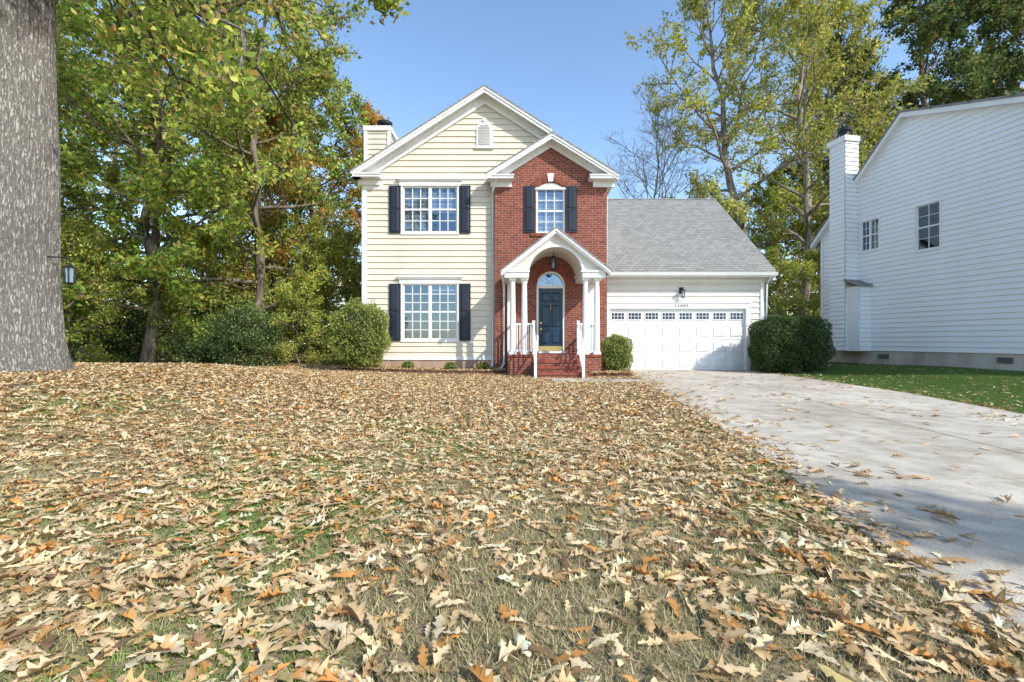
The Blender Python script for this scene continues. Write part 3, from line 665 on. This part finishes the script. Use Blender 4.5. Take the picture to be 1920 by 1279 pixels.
OLIVE = [((.32, .43, .07), 3), ((.47, .53, .10), 4), ((.64, .60, .16), 3), ((.18, .27, .05), 1.8), ((.62, .38, .10), 1.0)]
OAKC = [((.28, .38, .06), 3), ((.42, .48, .09), 3), ((.60, .55, .14), 2.5), ((.16, .23, .045), 2), ((.54, .33, .12), 1.2)]
YELLOW = [((.58, .53, .11), 4), ((.42, .46, .09), 4), ((.25, .31, .06), 3), ((.64, .50, .12), 2)]
ORANGE = [((.78, .38, .08), 4), ((.68, .48, .11), 3), ((.56, .26, .07), 2), ((.38, .34, .07), 1)]
DKGREEN = [((.08, .14, .035), 4), ((.13, .19, .05), 3), ((.22, .24, .06), 2), ((.44, .32, .09), .6)]
def kid(rs, d, ang):
    d = d / np.linalg.norm(d); r = rs.normal(size=3); r -= d * r.dot(d); r /= np.linalg.norm(r); return d * math.cos(ang) + r * math.sin(ang)
def polyl(rs, p, d, Ln, k, wgl, trop):
    pts = [p]; d = d / np.linalg.norm(d)
    for i in range(k):
        d = d + rs.normal(0, wgl, 3) + np.array((0, 0, trop)); d /= np.linalg.norm(d); p = p + d * Ln / k; pts.append(p)
    return np.array(pts)
def at(pts, f): x = f * (len(pts) - 1); i = min(int(x), len(pts) - 2); return pts[i] + (pts[i + 1] - pts[i]) * (x - i), pts[i + 1] - pts[i]
def make_tree(seed, H, r0, base, spread, nprim, nsec, nter, nleaf, lsize, pal, lean=(0, 0), droop=0.0, wig=.12, bark=None, up=(.15, .9), topw=.8, extra=(), tip=.004):
    rs = np.random.RandomState(seed); mb = MB(); centers = []; tone = []
    n = 14; ts = np.linspace(0, 1, n); P = np.zeros((n, 3)); w = np.cumsum(rs.normal(0, wig, (n, 2)), 0); w -= w[0]
    P[:, :2] = w + np.array(lean)[None] * ts[:, None] ** 1.2; P[:, 2] = ts * H
    rad = r0 * ((1 - ts) ** topw * .95 + .05) * (1 + .35 * np.exp(-ts * H / .5)); mb.tube(P, rad, 12, cap=False)
    prims = []
    for i in range(nprim):
        s_ = (i + rs.rand() * .8) / nprim; t = base + (1 - base) * s_ * .98; p, _ = at(P, t)
        az = i * 2.4 + rs.normal(0, .4); el = up[0] + (up[1] - up[0]) * s_ + rs.normal(0, .12)
        Ln = spread * (math.sin(math.pi * (.22 + .7 * s_)) ** .8) * rs.uniform(.65, 1.2)
        pr = polyl(rs, p, np.array((math.cos(az) * math.cos(el), math.sin(az) * math.cos(el), math.sin(el))), Ln, 7, .16, .05 - droop * (1 - s_))
        prims.append((pr, Ln, max(.02, np.interp(t, ts, rad) * .5), .22, nsec))
    for pts, r_, st, Le, ns in extra:
        prims.append((np.array(pts, float), Le, r_, st, ns))
    for pr, Ln, rr, st, ns in prims:
        mb.tube(pr, np.linspace(rr, .012, len(pr)), 6, cap=False)
        ctone = rs.uniform(.7, 1.2)
        for j in range(ns):
            f = st + (.98 - st) * (j + rs.rand()) / ns; q, dd = at(pr, min(f, .99))
            l2 = Ln * .42 * (1.15 - f * .7) * rs.uniform(.7, 1.2); se = polyl(rs, q, kid(rs, dd, rs.uniform(.5, 1.1)), l2, 4, .2, .04 - droop * .6)
            mb.tube(se, np.linspace(min(rr, .1) * .35 + .006, tip * 1.8, 5), 4, cap=False)
            for k in range(nter):
                q2, d2 = at(se, .25 + .74 * (k + rs.rand()) / nter); l3 = rs.uniform(.35, .8) * min(1.2, Ln * .2)
                te = polyl(rs, q2, kid(rs, d2, rs.uniform(.4, 1.1)), l3, 3, .25, .0 - droop * .5)
                mb.tube(te, np.linspace(tip * 2.5, tip, 4), 3, cap=False)
                if nleaf:
                    m = rs.poisson(nleaf); f3 = rs.rand(m); idx = np.minimum((f3 * 3).astype(int), 2); fr = f3 * 3 - idx
                    c = te[idx] + (te[idx + 1] - te[idx]) * fr[:, None] + rs.normal(0, .12, (m, 3)); centers.append(c); tone.append(np.full(m, ctone * rs.uniform(.85, 1.15)))
    tm = bpy.data.meshes.new('trunk'); tm.from_pydata(mb.v, [], mb.f); tm.materials.append(bark or M_bark); tm.polygons.foreach_set('use_smooth', [True] * len(mb.f)); tm.update()
    cm = None
    if centers:
        C = np.vstack(centers); tn = np.concatenate(tone); V, F, k = inst(C, rs.uniform(.7, 1.3, len(C)) * lsize, T_rh, F_rh, rs)
        cols = np.repeat(pick(pal, len(C), rs) * tn[:, None], k, 0); cm = mesh_np('crown', V, F, [M_leaf], cols.clip(0, .85))
    return tm, cm
def place_tree(name, meshes, x, y, label, cat='tree', rot=0, sc=1.0, group=None, z=None):
    z = gzf(x, y) - .05 if z is None else z
    e = empty(name, (x, y, z), label, cat); e.rotation_euler = (0, 0, rot); e.scale = (sc,) * 3
    if group: e['group'] = group
    for nm, me in zip(('trunk', 'crown'), meshes):
        if me: o = bpy.data.objects.new(nm, me); COL.objects.link(o); o.parent = e
    return e

tA = make_tree(11, 15.5, .22, .14, 4.6, 28, 8, 5, 22, .17, OLIVE, droop=.06)
tB = make_tree(12, 13, .18, .10, 4.2, 26, 8, 5, 22, .17, GREEN, droop=.07)
tC = make_tree(13, 15, .2, .25, 3.8, 24, 7, 5, 20, .16, ORANGE)
tD = make_tree(14, 21, .3, .28, 6.0, 28, 8, 5, 18, .185, YELLOW, lean=(-2.2, 0), wig=.22, bark=M_bark_pale, up=(.4, 1.1))
tE = make_tree(15, 20, .26, .25, 4.8, 28, 8, 5, 17, .175, YELLOW, wig=.15, bark=M_bark_pale, up=(.4, 1.1))
tF = make_tree(16, 21, .3, .25, 5.6, 32, 9, 5, 28, .2, DKGREEN)
tG = make_tree(17, 5.5, .05, .05, 2.2, 22, 6, 4, 16, .12, OLIVE, droop=.03)
tH = make_tree(21, 7.6, .09, .55, 1.9, 14, 6, 4, 12, .13, OLIVE)
tN = make_tree(18, 16, .13, .20, 5.6, 32, 9, 7, 0, .1, OLIVE, bark=M_bark_pale, up=(.4, 1.0), tip=.003)
gL = 'woodland trees beside the house'
for k, (m, x, y, r, s_) in enumerate([(tA, -9.4, 17.5, 0, .98), (tB, -12.5, 15.6, 1, 1.05), (tA, -15.5, 19, 2.2, 1.1), (tB, -9.6, 22.5, 4, 1.1), (tB, -18.5, 15.5, 3, 1.0), (tA, -20.5, 21, 5, 1.1),
        (tA, -13.5, 25, 1.3, 1.05), (tB, -25, 19, 2, 1.1), (tB, -17, 28, 3.1, 1.15), (tA, -24, 28, .4, 1.15)]):
    place_tree('deciduous_tree', m, x, y, ['tall tree with olive and yellow autumn leaves at wood edge', 'leafy green tree with low branches at wood edge'][m is tB], rot=r, sc=s_, group=gL)
place_tree('orange_tree', tC, -7.7, 23.5, 'tree with orange autumn leaves behind the house', rot=0, sc=.82)
place_tree('orange_tree', tC, -10.4, 19.8, 'tree with orange autumn leaves among green trees', rot=2, sc=.72)
gR = 'tall trees behind the garage'
place_tree('tall_tree', tD, 14.2, 25, 'tall leaning tree with sparse yellow-green leaves', rot=0, sc=1.0, group=gR)
place_tree('tall_tree', tE, 15.0, 24, 'tall straight tree with sparse yellow-green leaves', rot=1, sc=1.0, group=gR)
place_tree('tall_tree', tE, 19.5, 28, 'tall straight tree with sparse yellow-green leaves', rot=3, sc=1.05, group=gR)
place_tree('dark_tree', tF, 25.5, 27, 'tall dark green tree rising behind white house', rot=0, sc=1.08, group=gR)
place_tree('dark_tree', tF, 31, 27, 'tall dark green tree rising behind white house', rot=2, sc=1.12, group=gR)
place_tree('dark_tree', tF, 22.0, 31, 'tall dark green tree rising behind white house', rot=4, sc=.95, group=gR)
place_tree('deciduous_tree', tB, 15.8, 27, 'leafy green tree behind the garage', rot=2, sc=.8, group=gR)
place_tree('deciduous_tree', tB, 13.2, 30, 'leafy green tree behind the garage', rot=4, sc=.75, group=gR)
place_tree('bare_tree', tN, 8.8, 29, 'bare leafless tree with fine twigs behind the house', rot=0, sc=1.0)
place_tree('bare_tree', tN, 11.4, 33, 'bare leafless tree with fine twigs behind the garage', rot=2, sc=1.05)
gU = 'understorey saplings at the wood edge'
for k, (x, y, r, s_) in enumerate([(-7.2, 17.2, 0, .8), (-13.2, 13.8, 2, .75), (-15.8, 15, 3, 1), (-8.3, 19.5, 4, 1), (-18.5, 18, 5, 1.1), (-11, 20, 1, 1), (-21.5, 17.5, 2.5, 1.1), (-7.0, 21, 2.2, 1), (-14.5, 22, 2.2, 1.1), (15, 22, 1, .9), (17.5, 24, 2, 1), (13, 22.5, 3, .9), (-10.6, 16.6, 2.6, .8), (-7.4, 15.9, 1.6, .55)]):
    place_tree('sapling', tG, x, y, 'bushy understorey sapling with olive leaves', 'tree', rot=r, sc=s_, group=gU)
place_tree('sapling', tH, 9.6, -4.1, 'small leafy tree beside the driveway', rot=1, sc=.95)

ox, oy = -7.66, 7.0; oz = gzf(ox, oy)
def rel(*pts): return [(p[0] - ox, p[1] - oy, p[2] - oz) for p in pts]
ex = [(rel((-7.6, 7, 8.3), (-6.4, 7.3, 9.4), (-5.0, 7.7, 9.8), (-3.8, 8.0, 9.2), (-2.8, 8.2, 8.3), (-2.15, 8.3, 7.4)), .1, .86, 1.9, 5),
      (rel((-7.6, 7, 7.5), (-6.8, 8, 7.6), (-6.0, 9, 7.4), (-5.4, 9.8, 6.8), (-5.0, 10.4, 6.0)), .09, .3, 3.4, 7),
      (rel((-7.6, 7, 7.3), (-7.0, 7.6, 7.2), (-6.6, 8.4, 6.6), (-6.4, 9.0, 5.8)), .07, .3, 3.0, 7)]
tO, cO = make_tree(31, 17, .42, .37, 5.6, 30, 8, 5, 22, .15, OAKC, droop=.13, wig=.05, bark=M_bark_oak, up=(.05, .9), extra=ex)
nr, nh = 420, 420; A, Zz = np.meshgrid(np.linspace(0, 2 * math.pi, nr, endpoint=False), np.linspace(-.3, 9, nh))
rr = .54 - .016 * Zz + .28 * np.exp(-(Zz + .3) / .35) * (1 + .35 * np.cos(5 * A + .6)) 
rs = np.random.RandomState(3)
ridge = np.zeros_like(rr)
for k in range(40):
    f = rs.randint(18, 75); ph = rs.rand() * 6.28; zf = rs.uniform(1.0, 6); ridge += np.sin(f * A + ph + 2.2 * np.sin(zf * Zz + rs.rand() * 6 + 2 * np.sin(3 * A + k))) * rs.uniform(.5, 1)
ridge /= 4.5; rr = rr + .011 * np.tanh(ridge * 1.6) + .01 * np.sin(Zz * 2 + 2 * np.sin(A))
V = np.stack([(rr * np.cos(A)).ravel(), (rr * np.sin(A)).ravel(), Zz.ravel()], 1)
i0 = (np.arange(nh - 1)[:, None] * nr + np.arange(nr)[None]).ravel(); i1 = (np.arange(nh - 1)[:, None] * nr + (np.arange(nr) + 1) % nr).ravel()
Fq = np.stack([i0, i1, i1 + nr, i0 + nr], 1)
v0 = [tuple(v.co) for v in tO.vertices]; f0 = [tuple(p.vertices) for p in tO.polygons]
mt = bpy.data.meshes.new('trunk'); mt.from_pydata(v0 + V.tolist(), [], f0 + (Fq + len(v0)).tolist())
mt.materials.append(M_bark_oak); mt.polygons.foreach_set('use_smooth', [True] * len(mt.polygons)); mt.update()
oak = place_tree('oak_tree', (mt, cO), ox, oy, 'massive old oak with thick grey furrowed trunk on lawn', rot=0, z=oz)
lan = empty('hanging_lantern', (-6.98, 7.1, 2.1), 'small dark lantern hanging beside the oak trunk', 'lantern')
lo_ = lantern(lan, -6.9, 7.1, 2.05, .85, .1)
mb = MB(); mb.tube([(-7.2, 7.0, 2.33), (-6.95, 7.1, 2.33), (-6.89, 7.1, 2.31)], .01, 6); mb.obj('bracket', M_black, lan)

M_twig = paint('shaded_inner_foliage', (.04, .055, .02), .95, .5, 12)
def bush(name, x, y, rx, ry, h, n, lsize, pal, label, seed, boxy=2.4, base=0.0, loose=1.0, core=.8):
    rs = np.random.RandomState(seed); z0 = gzf(x, y); d = rs.normal(size=(n, 3)); d /= np.linalg.norm(d, axis=1)[:, None]
    lumpf = lambda d: 1 + loose * (.06 * np.sin(d[:, 0] * 7 + seed) * np.sin(d[:, 1] * 6) + .05 * np.sin(d[:, 2] * 9 + d[:, 0] * 4) + .03 * np.sin(d[:, 0] * 23) * np.sin(d[:, 2] * 19 + d[:, 1] * 15))
    sup = (np.abs(d) ** boxy).sum(1) ** (-1 / boxy); lump = lumpf(d)
    rad = sup * lump * (1 - np.abs(rs.normal(0, .07 * loose, n))) + (rs.rand(n) < .06 * loose) * rs.uniform(0, .09 * loose, n)
    C = d * rad[:, None] * np.array([rx, ry, h / 2]); C[:, 2] += h / 2 + base
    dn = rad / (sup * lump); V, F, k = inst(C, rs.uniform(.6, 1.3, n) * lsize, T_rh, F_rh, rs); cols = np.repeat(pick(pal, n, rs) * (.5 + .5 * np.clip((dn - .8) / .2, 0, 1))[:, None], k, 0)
    e = empty(name, (x, y, z0), label, 'bush')
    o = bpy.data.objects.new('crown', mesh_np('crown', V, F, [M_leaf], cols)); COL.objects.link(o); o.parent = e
    mb = MB()
    for k in range(14):
        a = rs.rand() * 6.28; r = rs.uniform(.3, .8); mb.tube([(0, 0, -.05), (rx * r * .4 * math.cos(a), ry * r * .4 * math.sin(a), h * .35), (rx * r * math.cos(a), ry * r * math.sin(a), h * rs.uniform(.6, .85))], [.03, .02, .008], 5)
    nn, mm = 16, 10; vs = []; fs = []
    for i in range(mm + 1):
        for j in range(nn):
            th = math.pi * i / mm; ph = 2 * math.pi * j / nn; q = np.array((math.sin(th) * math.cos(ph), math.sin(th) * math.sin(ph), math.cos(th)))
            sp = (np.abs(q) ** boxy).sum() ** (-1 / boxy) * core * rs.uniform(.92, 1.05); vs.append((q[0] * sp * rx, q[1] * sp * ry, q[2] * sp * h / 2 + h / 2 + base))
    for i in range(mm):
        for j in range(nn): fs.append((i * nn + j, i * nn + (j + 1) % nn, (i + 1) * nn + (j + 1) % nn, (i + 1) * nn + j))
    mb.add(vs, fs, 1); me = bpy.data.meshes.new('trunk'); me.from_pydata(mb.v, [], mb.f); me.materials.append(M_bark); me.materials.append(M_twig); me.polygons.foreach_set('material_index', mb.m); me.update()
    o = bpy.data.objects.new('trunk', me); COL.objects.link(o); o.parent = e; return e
BUSHY = [((.38, .44, .10), 4), ((.28, .36, .08), 4), ((.54, .54, .15), 2), ((.17, .24, .055), 2), ((.5, .34, .14), .4)]
BUSHD = [((.09, .15, .045), 4), ((.14, .21, .065), 3), ((.06, .10, .03), 2), ((.28, .22, .09), .5)]
BUSHM = [((.18, .28, .09), 4), ((.28, .38, .13), 3), ((.10, .16, .05), 3), ((.40, .42, .16), 1)]
bush('rounded_shrub', -4.75, 14.2, .88, .85, 2.0, 17000, .065, BUSHY, 'rounded yellow-green shrub at house corner', 5, base=.12, loose=1.9)
bush('rounded_shrub', 3.22, 14.0, .46, .46, 1.16, 8000, .05, BUSHY, 'small rounded green shrub beside garage door', 6, boxy=2.8, base=.03, loose=1.2)
bush('clipped_hedge', 8.5, 14.6, .70, .75, 1.78, 14000, .07, BUSHD, 'dark green clipped shrub beside the driveway', 7, boxy=3.5, loose=1.2)
bush('clipped_hedge', 9.35, 14.8, .76, .8, 1.74, 14000, .07, BUSHD, 'dark green clipped shrub near white house', 8, boxy=3.5, loose=1.2)
bush('woodland_shrub', -9.0, 15.4, 1.15, 1.0, 2.0, 11000, .085, BUSHM, 'large loose light green shrub at the wood edge', 9, boxy=2, loose=3.8, core=.45)
bush('woodland_shrub', -10.9, 16.0, .9, .9, 1.3, 6000, .085, BUSHM, 'large loose light green shrub at the wood edge', 10, boxy=2, loose=3.8, core=.45)
bush('woodland_shrub', -14.5, 16.8, 1.5, 1.2, 2.2, 9000, .1, BUSHM, 'large loose shrub under the trees', 13, boxy=2, loose=3, core=.5)
for x in (-3.3, -1.95, -.9): bush('low_plant', x, 14.45, .2, .18, .28, 500, .06, BUSHY, 'small green plant in mulch bed', int(20 + x * 3), boxy=2, base=.08)

rs = np.random.RandomState(50); n = 90000
ang = rs.uniform(R(-75), R(75), n); D = rs.uniform(38, 62, n); cl = np.sin(ang * 60) * .3 + np.sin(ang * 23 + 1) * .4
X = np.sin(ang) * D; Yv = np.cos(ang) * D; top = 9 + 2.5 * cl + 1.5 * np.sin(X * .8); Z = rs.rand(n) ** .9 * top - 2.3 + rs.normal(0, .3, n)
V, F, k = inst(np.stack([X, Yv, Z], 1), rs.uniform(.25, .6, n), T_rh, F_rh, rs)
cols = np.repeat(pick(DKGREEN + OLIVE + ORANGE[:1], n, rs) * (.8 + .3 * cl)[:, None], k, 0)
link(bpy.data.objects.new('distant_woodland', mesh_np('distant_woodland', V, F, [M_leaf], cols.clip(0, .8))), (0, 0, 0), None, kind='stuff', label='far-off mass of autumn woodland trees', category='woodland')

# ------------------------------------------------------------------ FALLEN LEAVES
def oak_tmpl(seed, full, curl, bend, twist):
    rs = np.random.RandomState(seed); nl = 3 if full else 2
    st = [(-.10, .012, .012), (.0, .015, .015)]
    if full: st.append((.08, .06, .06))
    x = .17
    for k in range(nl):
        wl, wr = rs.uniform(.13, .25, 2) * (1.15 if k == nl // 2 else .9); b = rs.uniform(.07, .13)
        st.append((x, b, b * rs.uniform(.7, 1.2))); st.append((x + .09, wl, wr)); 
        if full: st.append((x + .15, wl * .6, wr * .65))
        x += (.26 if full else .38)
    st += [(min(x + .0, .92), .07, .07), (1.0, .012, .012)]
    V = []
    fw = rs.uniform(.02, .10, 2)
    for (t, wl, wr) in st:
        for sgn, w in ((-1, wl), (0, 0), (1, wr)):
            wy = sgn * w; xs_ = t - .5 + (fw[(sgn + 1) // 2] * (w / .2) if w > .13 else 0)
            z = bend * math.cos((t - .5) * 2.6) + curl * (abs(wy) / .3) ** 1.3 * .22 + rs.normal(0, .014)
            a = twist * (t - .5); V.append((xs_, wy * math.cos(a) + .04 * math.sin(t * 5 + seed), z + wy * math.sin(a)))
    V = np.array(V); V[:, 2] -= np.percentile(V[:, 2], 25); F = []
    for i in range(len(st) - 1):
        F += [(i * 3, i * 3 + 1, i * 3 + 4, i * 3 + 3), (i * 3 + 1, i * 3 + 2, i * 3 + 5, i * 3 + 4)]
    return V, np.array(F)
DRY = [((.68, .50, .29), 6), ((.58, .41, .215), 5), ((.76, .61, .39), 3.5), ((.47, .30, .135), 3), ((.56, .27, .08), 1.8), ((.29, .17, .09), 1.2), ((.44, .35, .14), .7)]
def wn(X, Y, s): return np.sin(X * s + 1.3 * np.sin(Y * s * .7)) * np.cos(Y * s * .9 + 1.1 * np.sin(X * s * .6 + 2))
def scatter(name, n, xr, yr, full, size, seed, keepf, zlift, tilt, label):
    rs = np.random.RandomState(seed); X = rs.uniform(*xr, n); Y = rs.uniform(*yr, n); keep = rs.rand(n) < keepf(X, Y)
    X, Y = X[keep], Y[keep]; n = len(X); onD = (X > dl(Y)) & (X < dr(Y)); g = gz(X, Y) + np.where(onD, .02, 0)
    inbed = ((Y > 13.85) & (X > -5.5) & (X < .4)) | ((Y > 12.85) & (X > 2.3) & (X < 3.5)); g = g + inbed * .11
    Z = g + rs.uniform(.004, zlift, n) * np.where(onD, .35, 1); C = np.stack([X, Y, Z], 1); sz = rs.uniform(.5, 1.25, n) * size
    Vs, Fs, Cs = [], [], []; off = 0; G = 20; grp = rs.randint(0, G, n)
    for g_ in range(G):
        r3 = np.random.RandomState(seed * 100 + g_)
        T, Fc = oak_tmpl(seed * 10 + g_, full, r3.choice([-.5, .1, .3, .7, 1.2, 2.0]), r3.uniform(-.05, .10), r3.normal(0, .6))
        m = grp == g_; V, F, k = inst(C[m], sz[m], T, Fc, rs, tilt); Vs.append(V); Fs.append(F + off); off += len(V)
        c = np.repeat(pick(DRY, m.sum(), rs), k, 0).reshape(-1, k, 3); sh = np.ones(k); sh[1::3] = 1.12; sh[0::3] *= rs.uniform(.8, 1); Cs.append((c * sh[None, :, None]).reshape(-1, 3))
    me = mesh_np(name, np.vstack(Vs), np.vstack(Fs), [M_dry], np.vstack(Cs).clip(0, .82)); return link(bpy.data.objects.new(name, me), (0, 0, 0), None, kind='stuff', label=label, category='leaves')
def inhouse(X, Y): return ((Y > 15.1) & (X > -5) & (X < 8.8)) | ((Y > 12.45) & (X > -.22) & (X < 2.8) & ((Y > 13.35) | ((X > .6) & (X < 2)))) 
def keep_near(X, Y):
    k = np.clip(.72 + .38 * wn(X, Y, 1.3) + .25 * wn(X + 3, Y, 4.1) + .16 * (Y - 2), .18, 1)
    e = X - dl(Y); k = np.where((e > -.5) & (e < .0), np.maximum(k, .85), k); k = np.where(e > 0, np.clip(.10 * np.exp(-e / .2) * 5 + .008 + .03 * (wn(X, Y, 2.3) > .75), 0, .6), k)
    return np.where(X > dr(Y), .06, k)
def keep_far(X, Y):
    k = np.clip(.97 + .25 * wn(X, Y, .9), .7, 1); e = X - dl(Y)
    k = np.where(e > 0, np.clip(.4 * np.exp(-e / .2) + .010 + .05 * (wn(X, Y, 1.6) > .75), 0, .6), k); k = np.where(X > dr(Y), .04 + .25 * np.exp(-(X - dr(Y)) / .3), k)
    k = np.where((X > 1) & (X < 3.4) & (Y > 11.2) & (Y < 12.3), .12, k); k = np.where((Y > 14) & (X > -5), k * .6, k)
    return np.where(inhouse(X, Y), 0, k)
scatter('leaf_litter', 36000, (-7, 7.5), (.8, 5), True, .108, 3, keep_near, .030, .14, 'curled tan oak leaves fallen across the lawn')
scatter('leaf_litter', 170000, (-19, 14), (5, 16.5), False, .11, 4, keep_far, .032, .17, 'dense carpet of tan fallen leaves on the lawn')
def grass(name, n, xr, yr, h, pal, seed, mask, label):
    rs = np.random.RandomState(seed); X = rs.uniform(*xr, n); Y = rs.uniform(*yr, n); k = rs.rand(n) < mask(X, Y); X, Y = X[k], Y[k]; n = len(X)
    a = rs.uniform(0, 6.28, n); hh = rs.uniform(.4, 1.2, n) * h; w = .003; lx = rs.normal(0, .6, n) * hh; ly = rs.normal(0, .6, n) * hh; z = gz(X, Y)
    V = np.stack([np.stack([X - w * np.cos(a), Y - w * np.sin(a), z], 1), np.stack([X + w * np.cos(a), Y + w * np.sin(a), z], 1), np.stack([X + lx, Y + ly, z + hh], 1)], 1).reshape(-1, 3)
    c = pick(pal, n, rs)
    if name == 'lawn_grass':
        g = np.clip((wn(X - .5, Y + 1, 1.7) + .15 * rs.normal(size=n) - .1 + .4 * (X < -.5) - .25 * (Y > 3)) * 1.6, 0, 1)[:, None]; c = c * (1 - g) + pick([((.22, .38, .07), 2), ((.34, .46, .13), 1)], n, rs) * g
    me = mesh_np(name, V, np.arange(3 * n).reshape(-1, 3), [M_leaf], np.repeat(c, 3, 0)); link(bpy.data.objects.new(name, me), (0, 0, 0), None, kind='stuff', label=label, category='grass')
grass('lawn_grass', 300000, (-6, 3.3), (.8, 6), .034, [((.68, .58, .36), 3), ((.52, .45, .24), 3), ((.42, .43, .18), 2)], 8, lambda X, Y: (X < dl(Y) - .01) * np.clip(1.3 - Y * .14, .2, 1), 'short dry lawn grass with green patches')
grass('green_grass', 220000, (7, 14), (5, 15.5), .06, [((.10, .20, .035), 3), ((.17, .27, .06), 2), ((.3, .3, .12), .6)], 9, lambda X, Y: (X > dr(Y) + .02) * 1.0, 'short green grass beside the driveway')

# ------------------------------------------------------------------ LIGHT + CAMERA
AZ, EL = R(48), R(36)
sd = Vector((math.sin(AZ) * math.cos(EL), -math.cos(AZ) * math.cos(EL), math.sin(EL)))
sun = bpy.data.lights.new('sun', 'SUN'); sun.energy = 5.0; sun.angle = R(.55); sun.color = (1, .955, .87)
so = bpy.data.objects.new('sun', sun); so.rotation_euler = sd.to_track_quat('Z', 'Y').to_euler(); so.location = sd * 50; COL.objects.link(so)
wd = bpy.data.worlds.new('World'); SC.world = wd; wd.use_nodes = True; n = wd.node_tree
bg = n.nodes['Background']; sky = n.nodes.new('ShaderNodeTexSky'); sky.sky_type = 'NISHITA'; sky.sun_disc = False
sky.sun_elevation = EL; sky.sun_rotation = math.atan2(sd.x, sd.y); sky.air_density = 1.0; sky.dust_density = .4; sky.ozone_density = 1.0
hs = n.nodes.new('ShaderNodeHueSaturation'); hs.inputs['Saturation'].default_value = 1.06; hs.inputs['Value'].default_value = 2.0
n.links.new(sky.outputs[0], hs.inputs['Color']); n.links.new(hs.outputs[0], bg.inputs[0]); bg.inputs[1].default_value = .15
cam = bpy.data.cameras.new('camera'); cam.lens = 16; cam.sensor_width = 36; cam.clip_end = 2000; cam.clip_start = .05
co = bpy.data.objects.new('camera', cam); co.location = (0, 0, 1.03); co.rotation_euler = (R(90), 0, 0); COL.objects.link(co); SC.camera = co
SC.view_settings.view_transform = 'Standard'; SC.view_settings.look = 'None'; SC.view_settings.exposure = 0
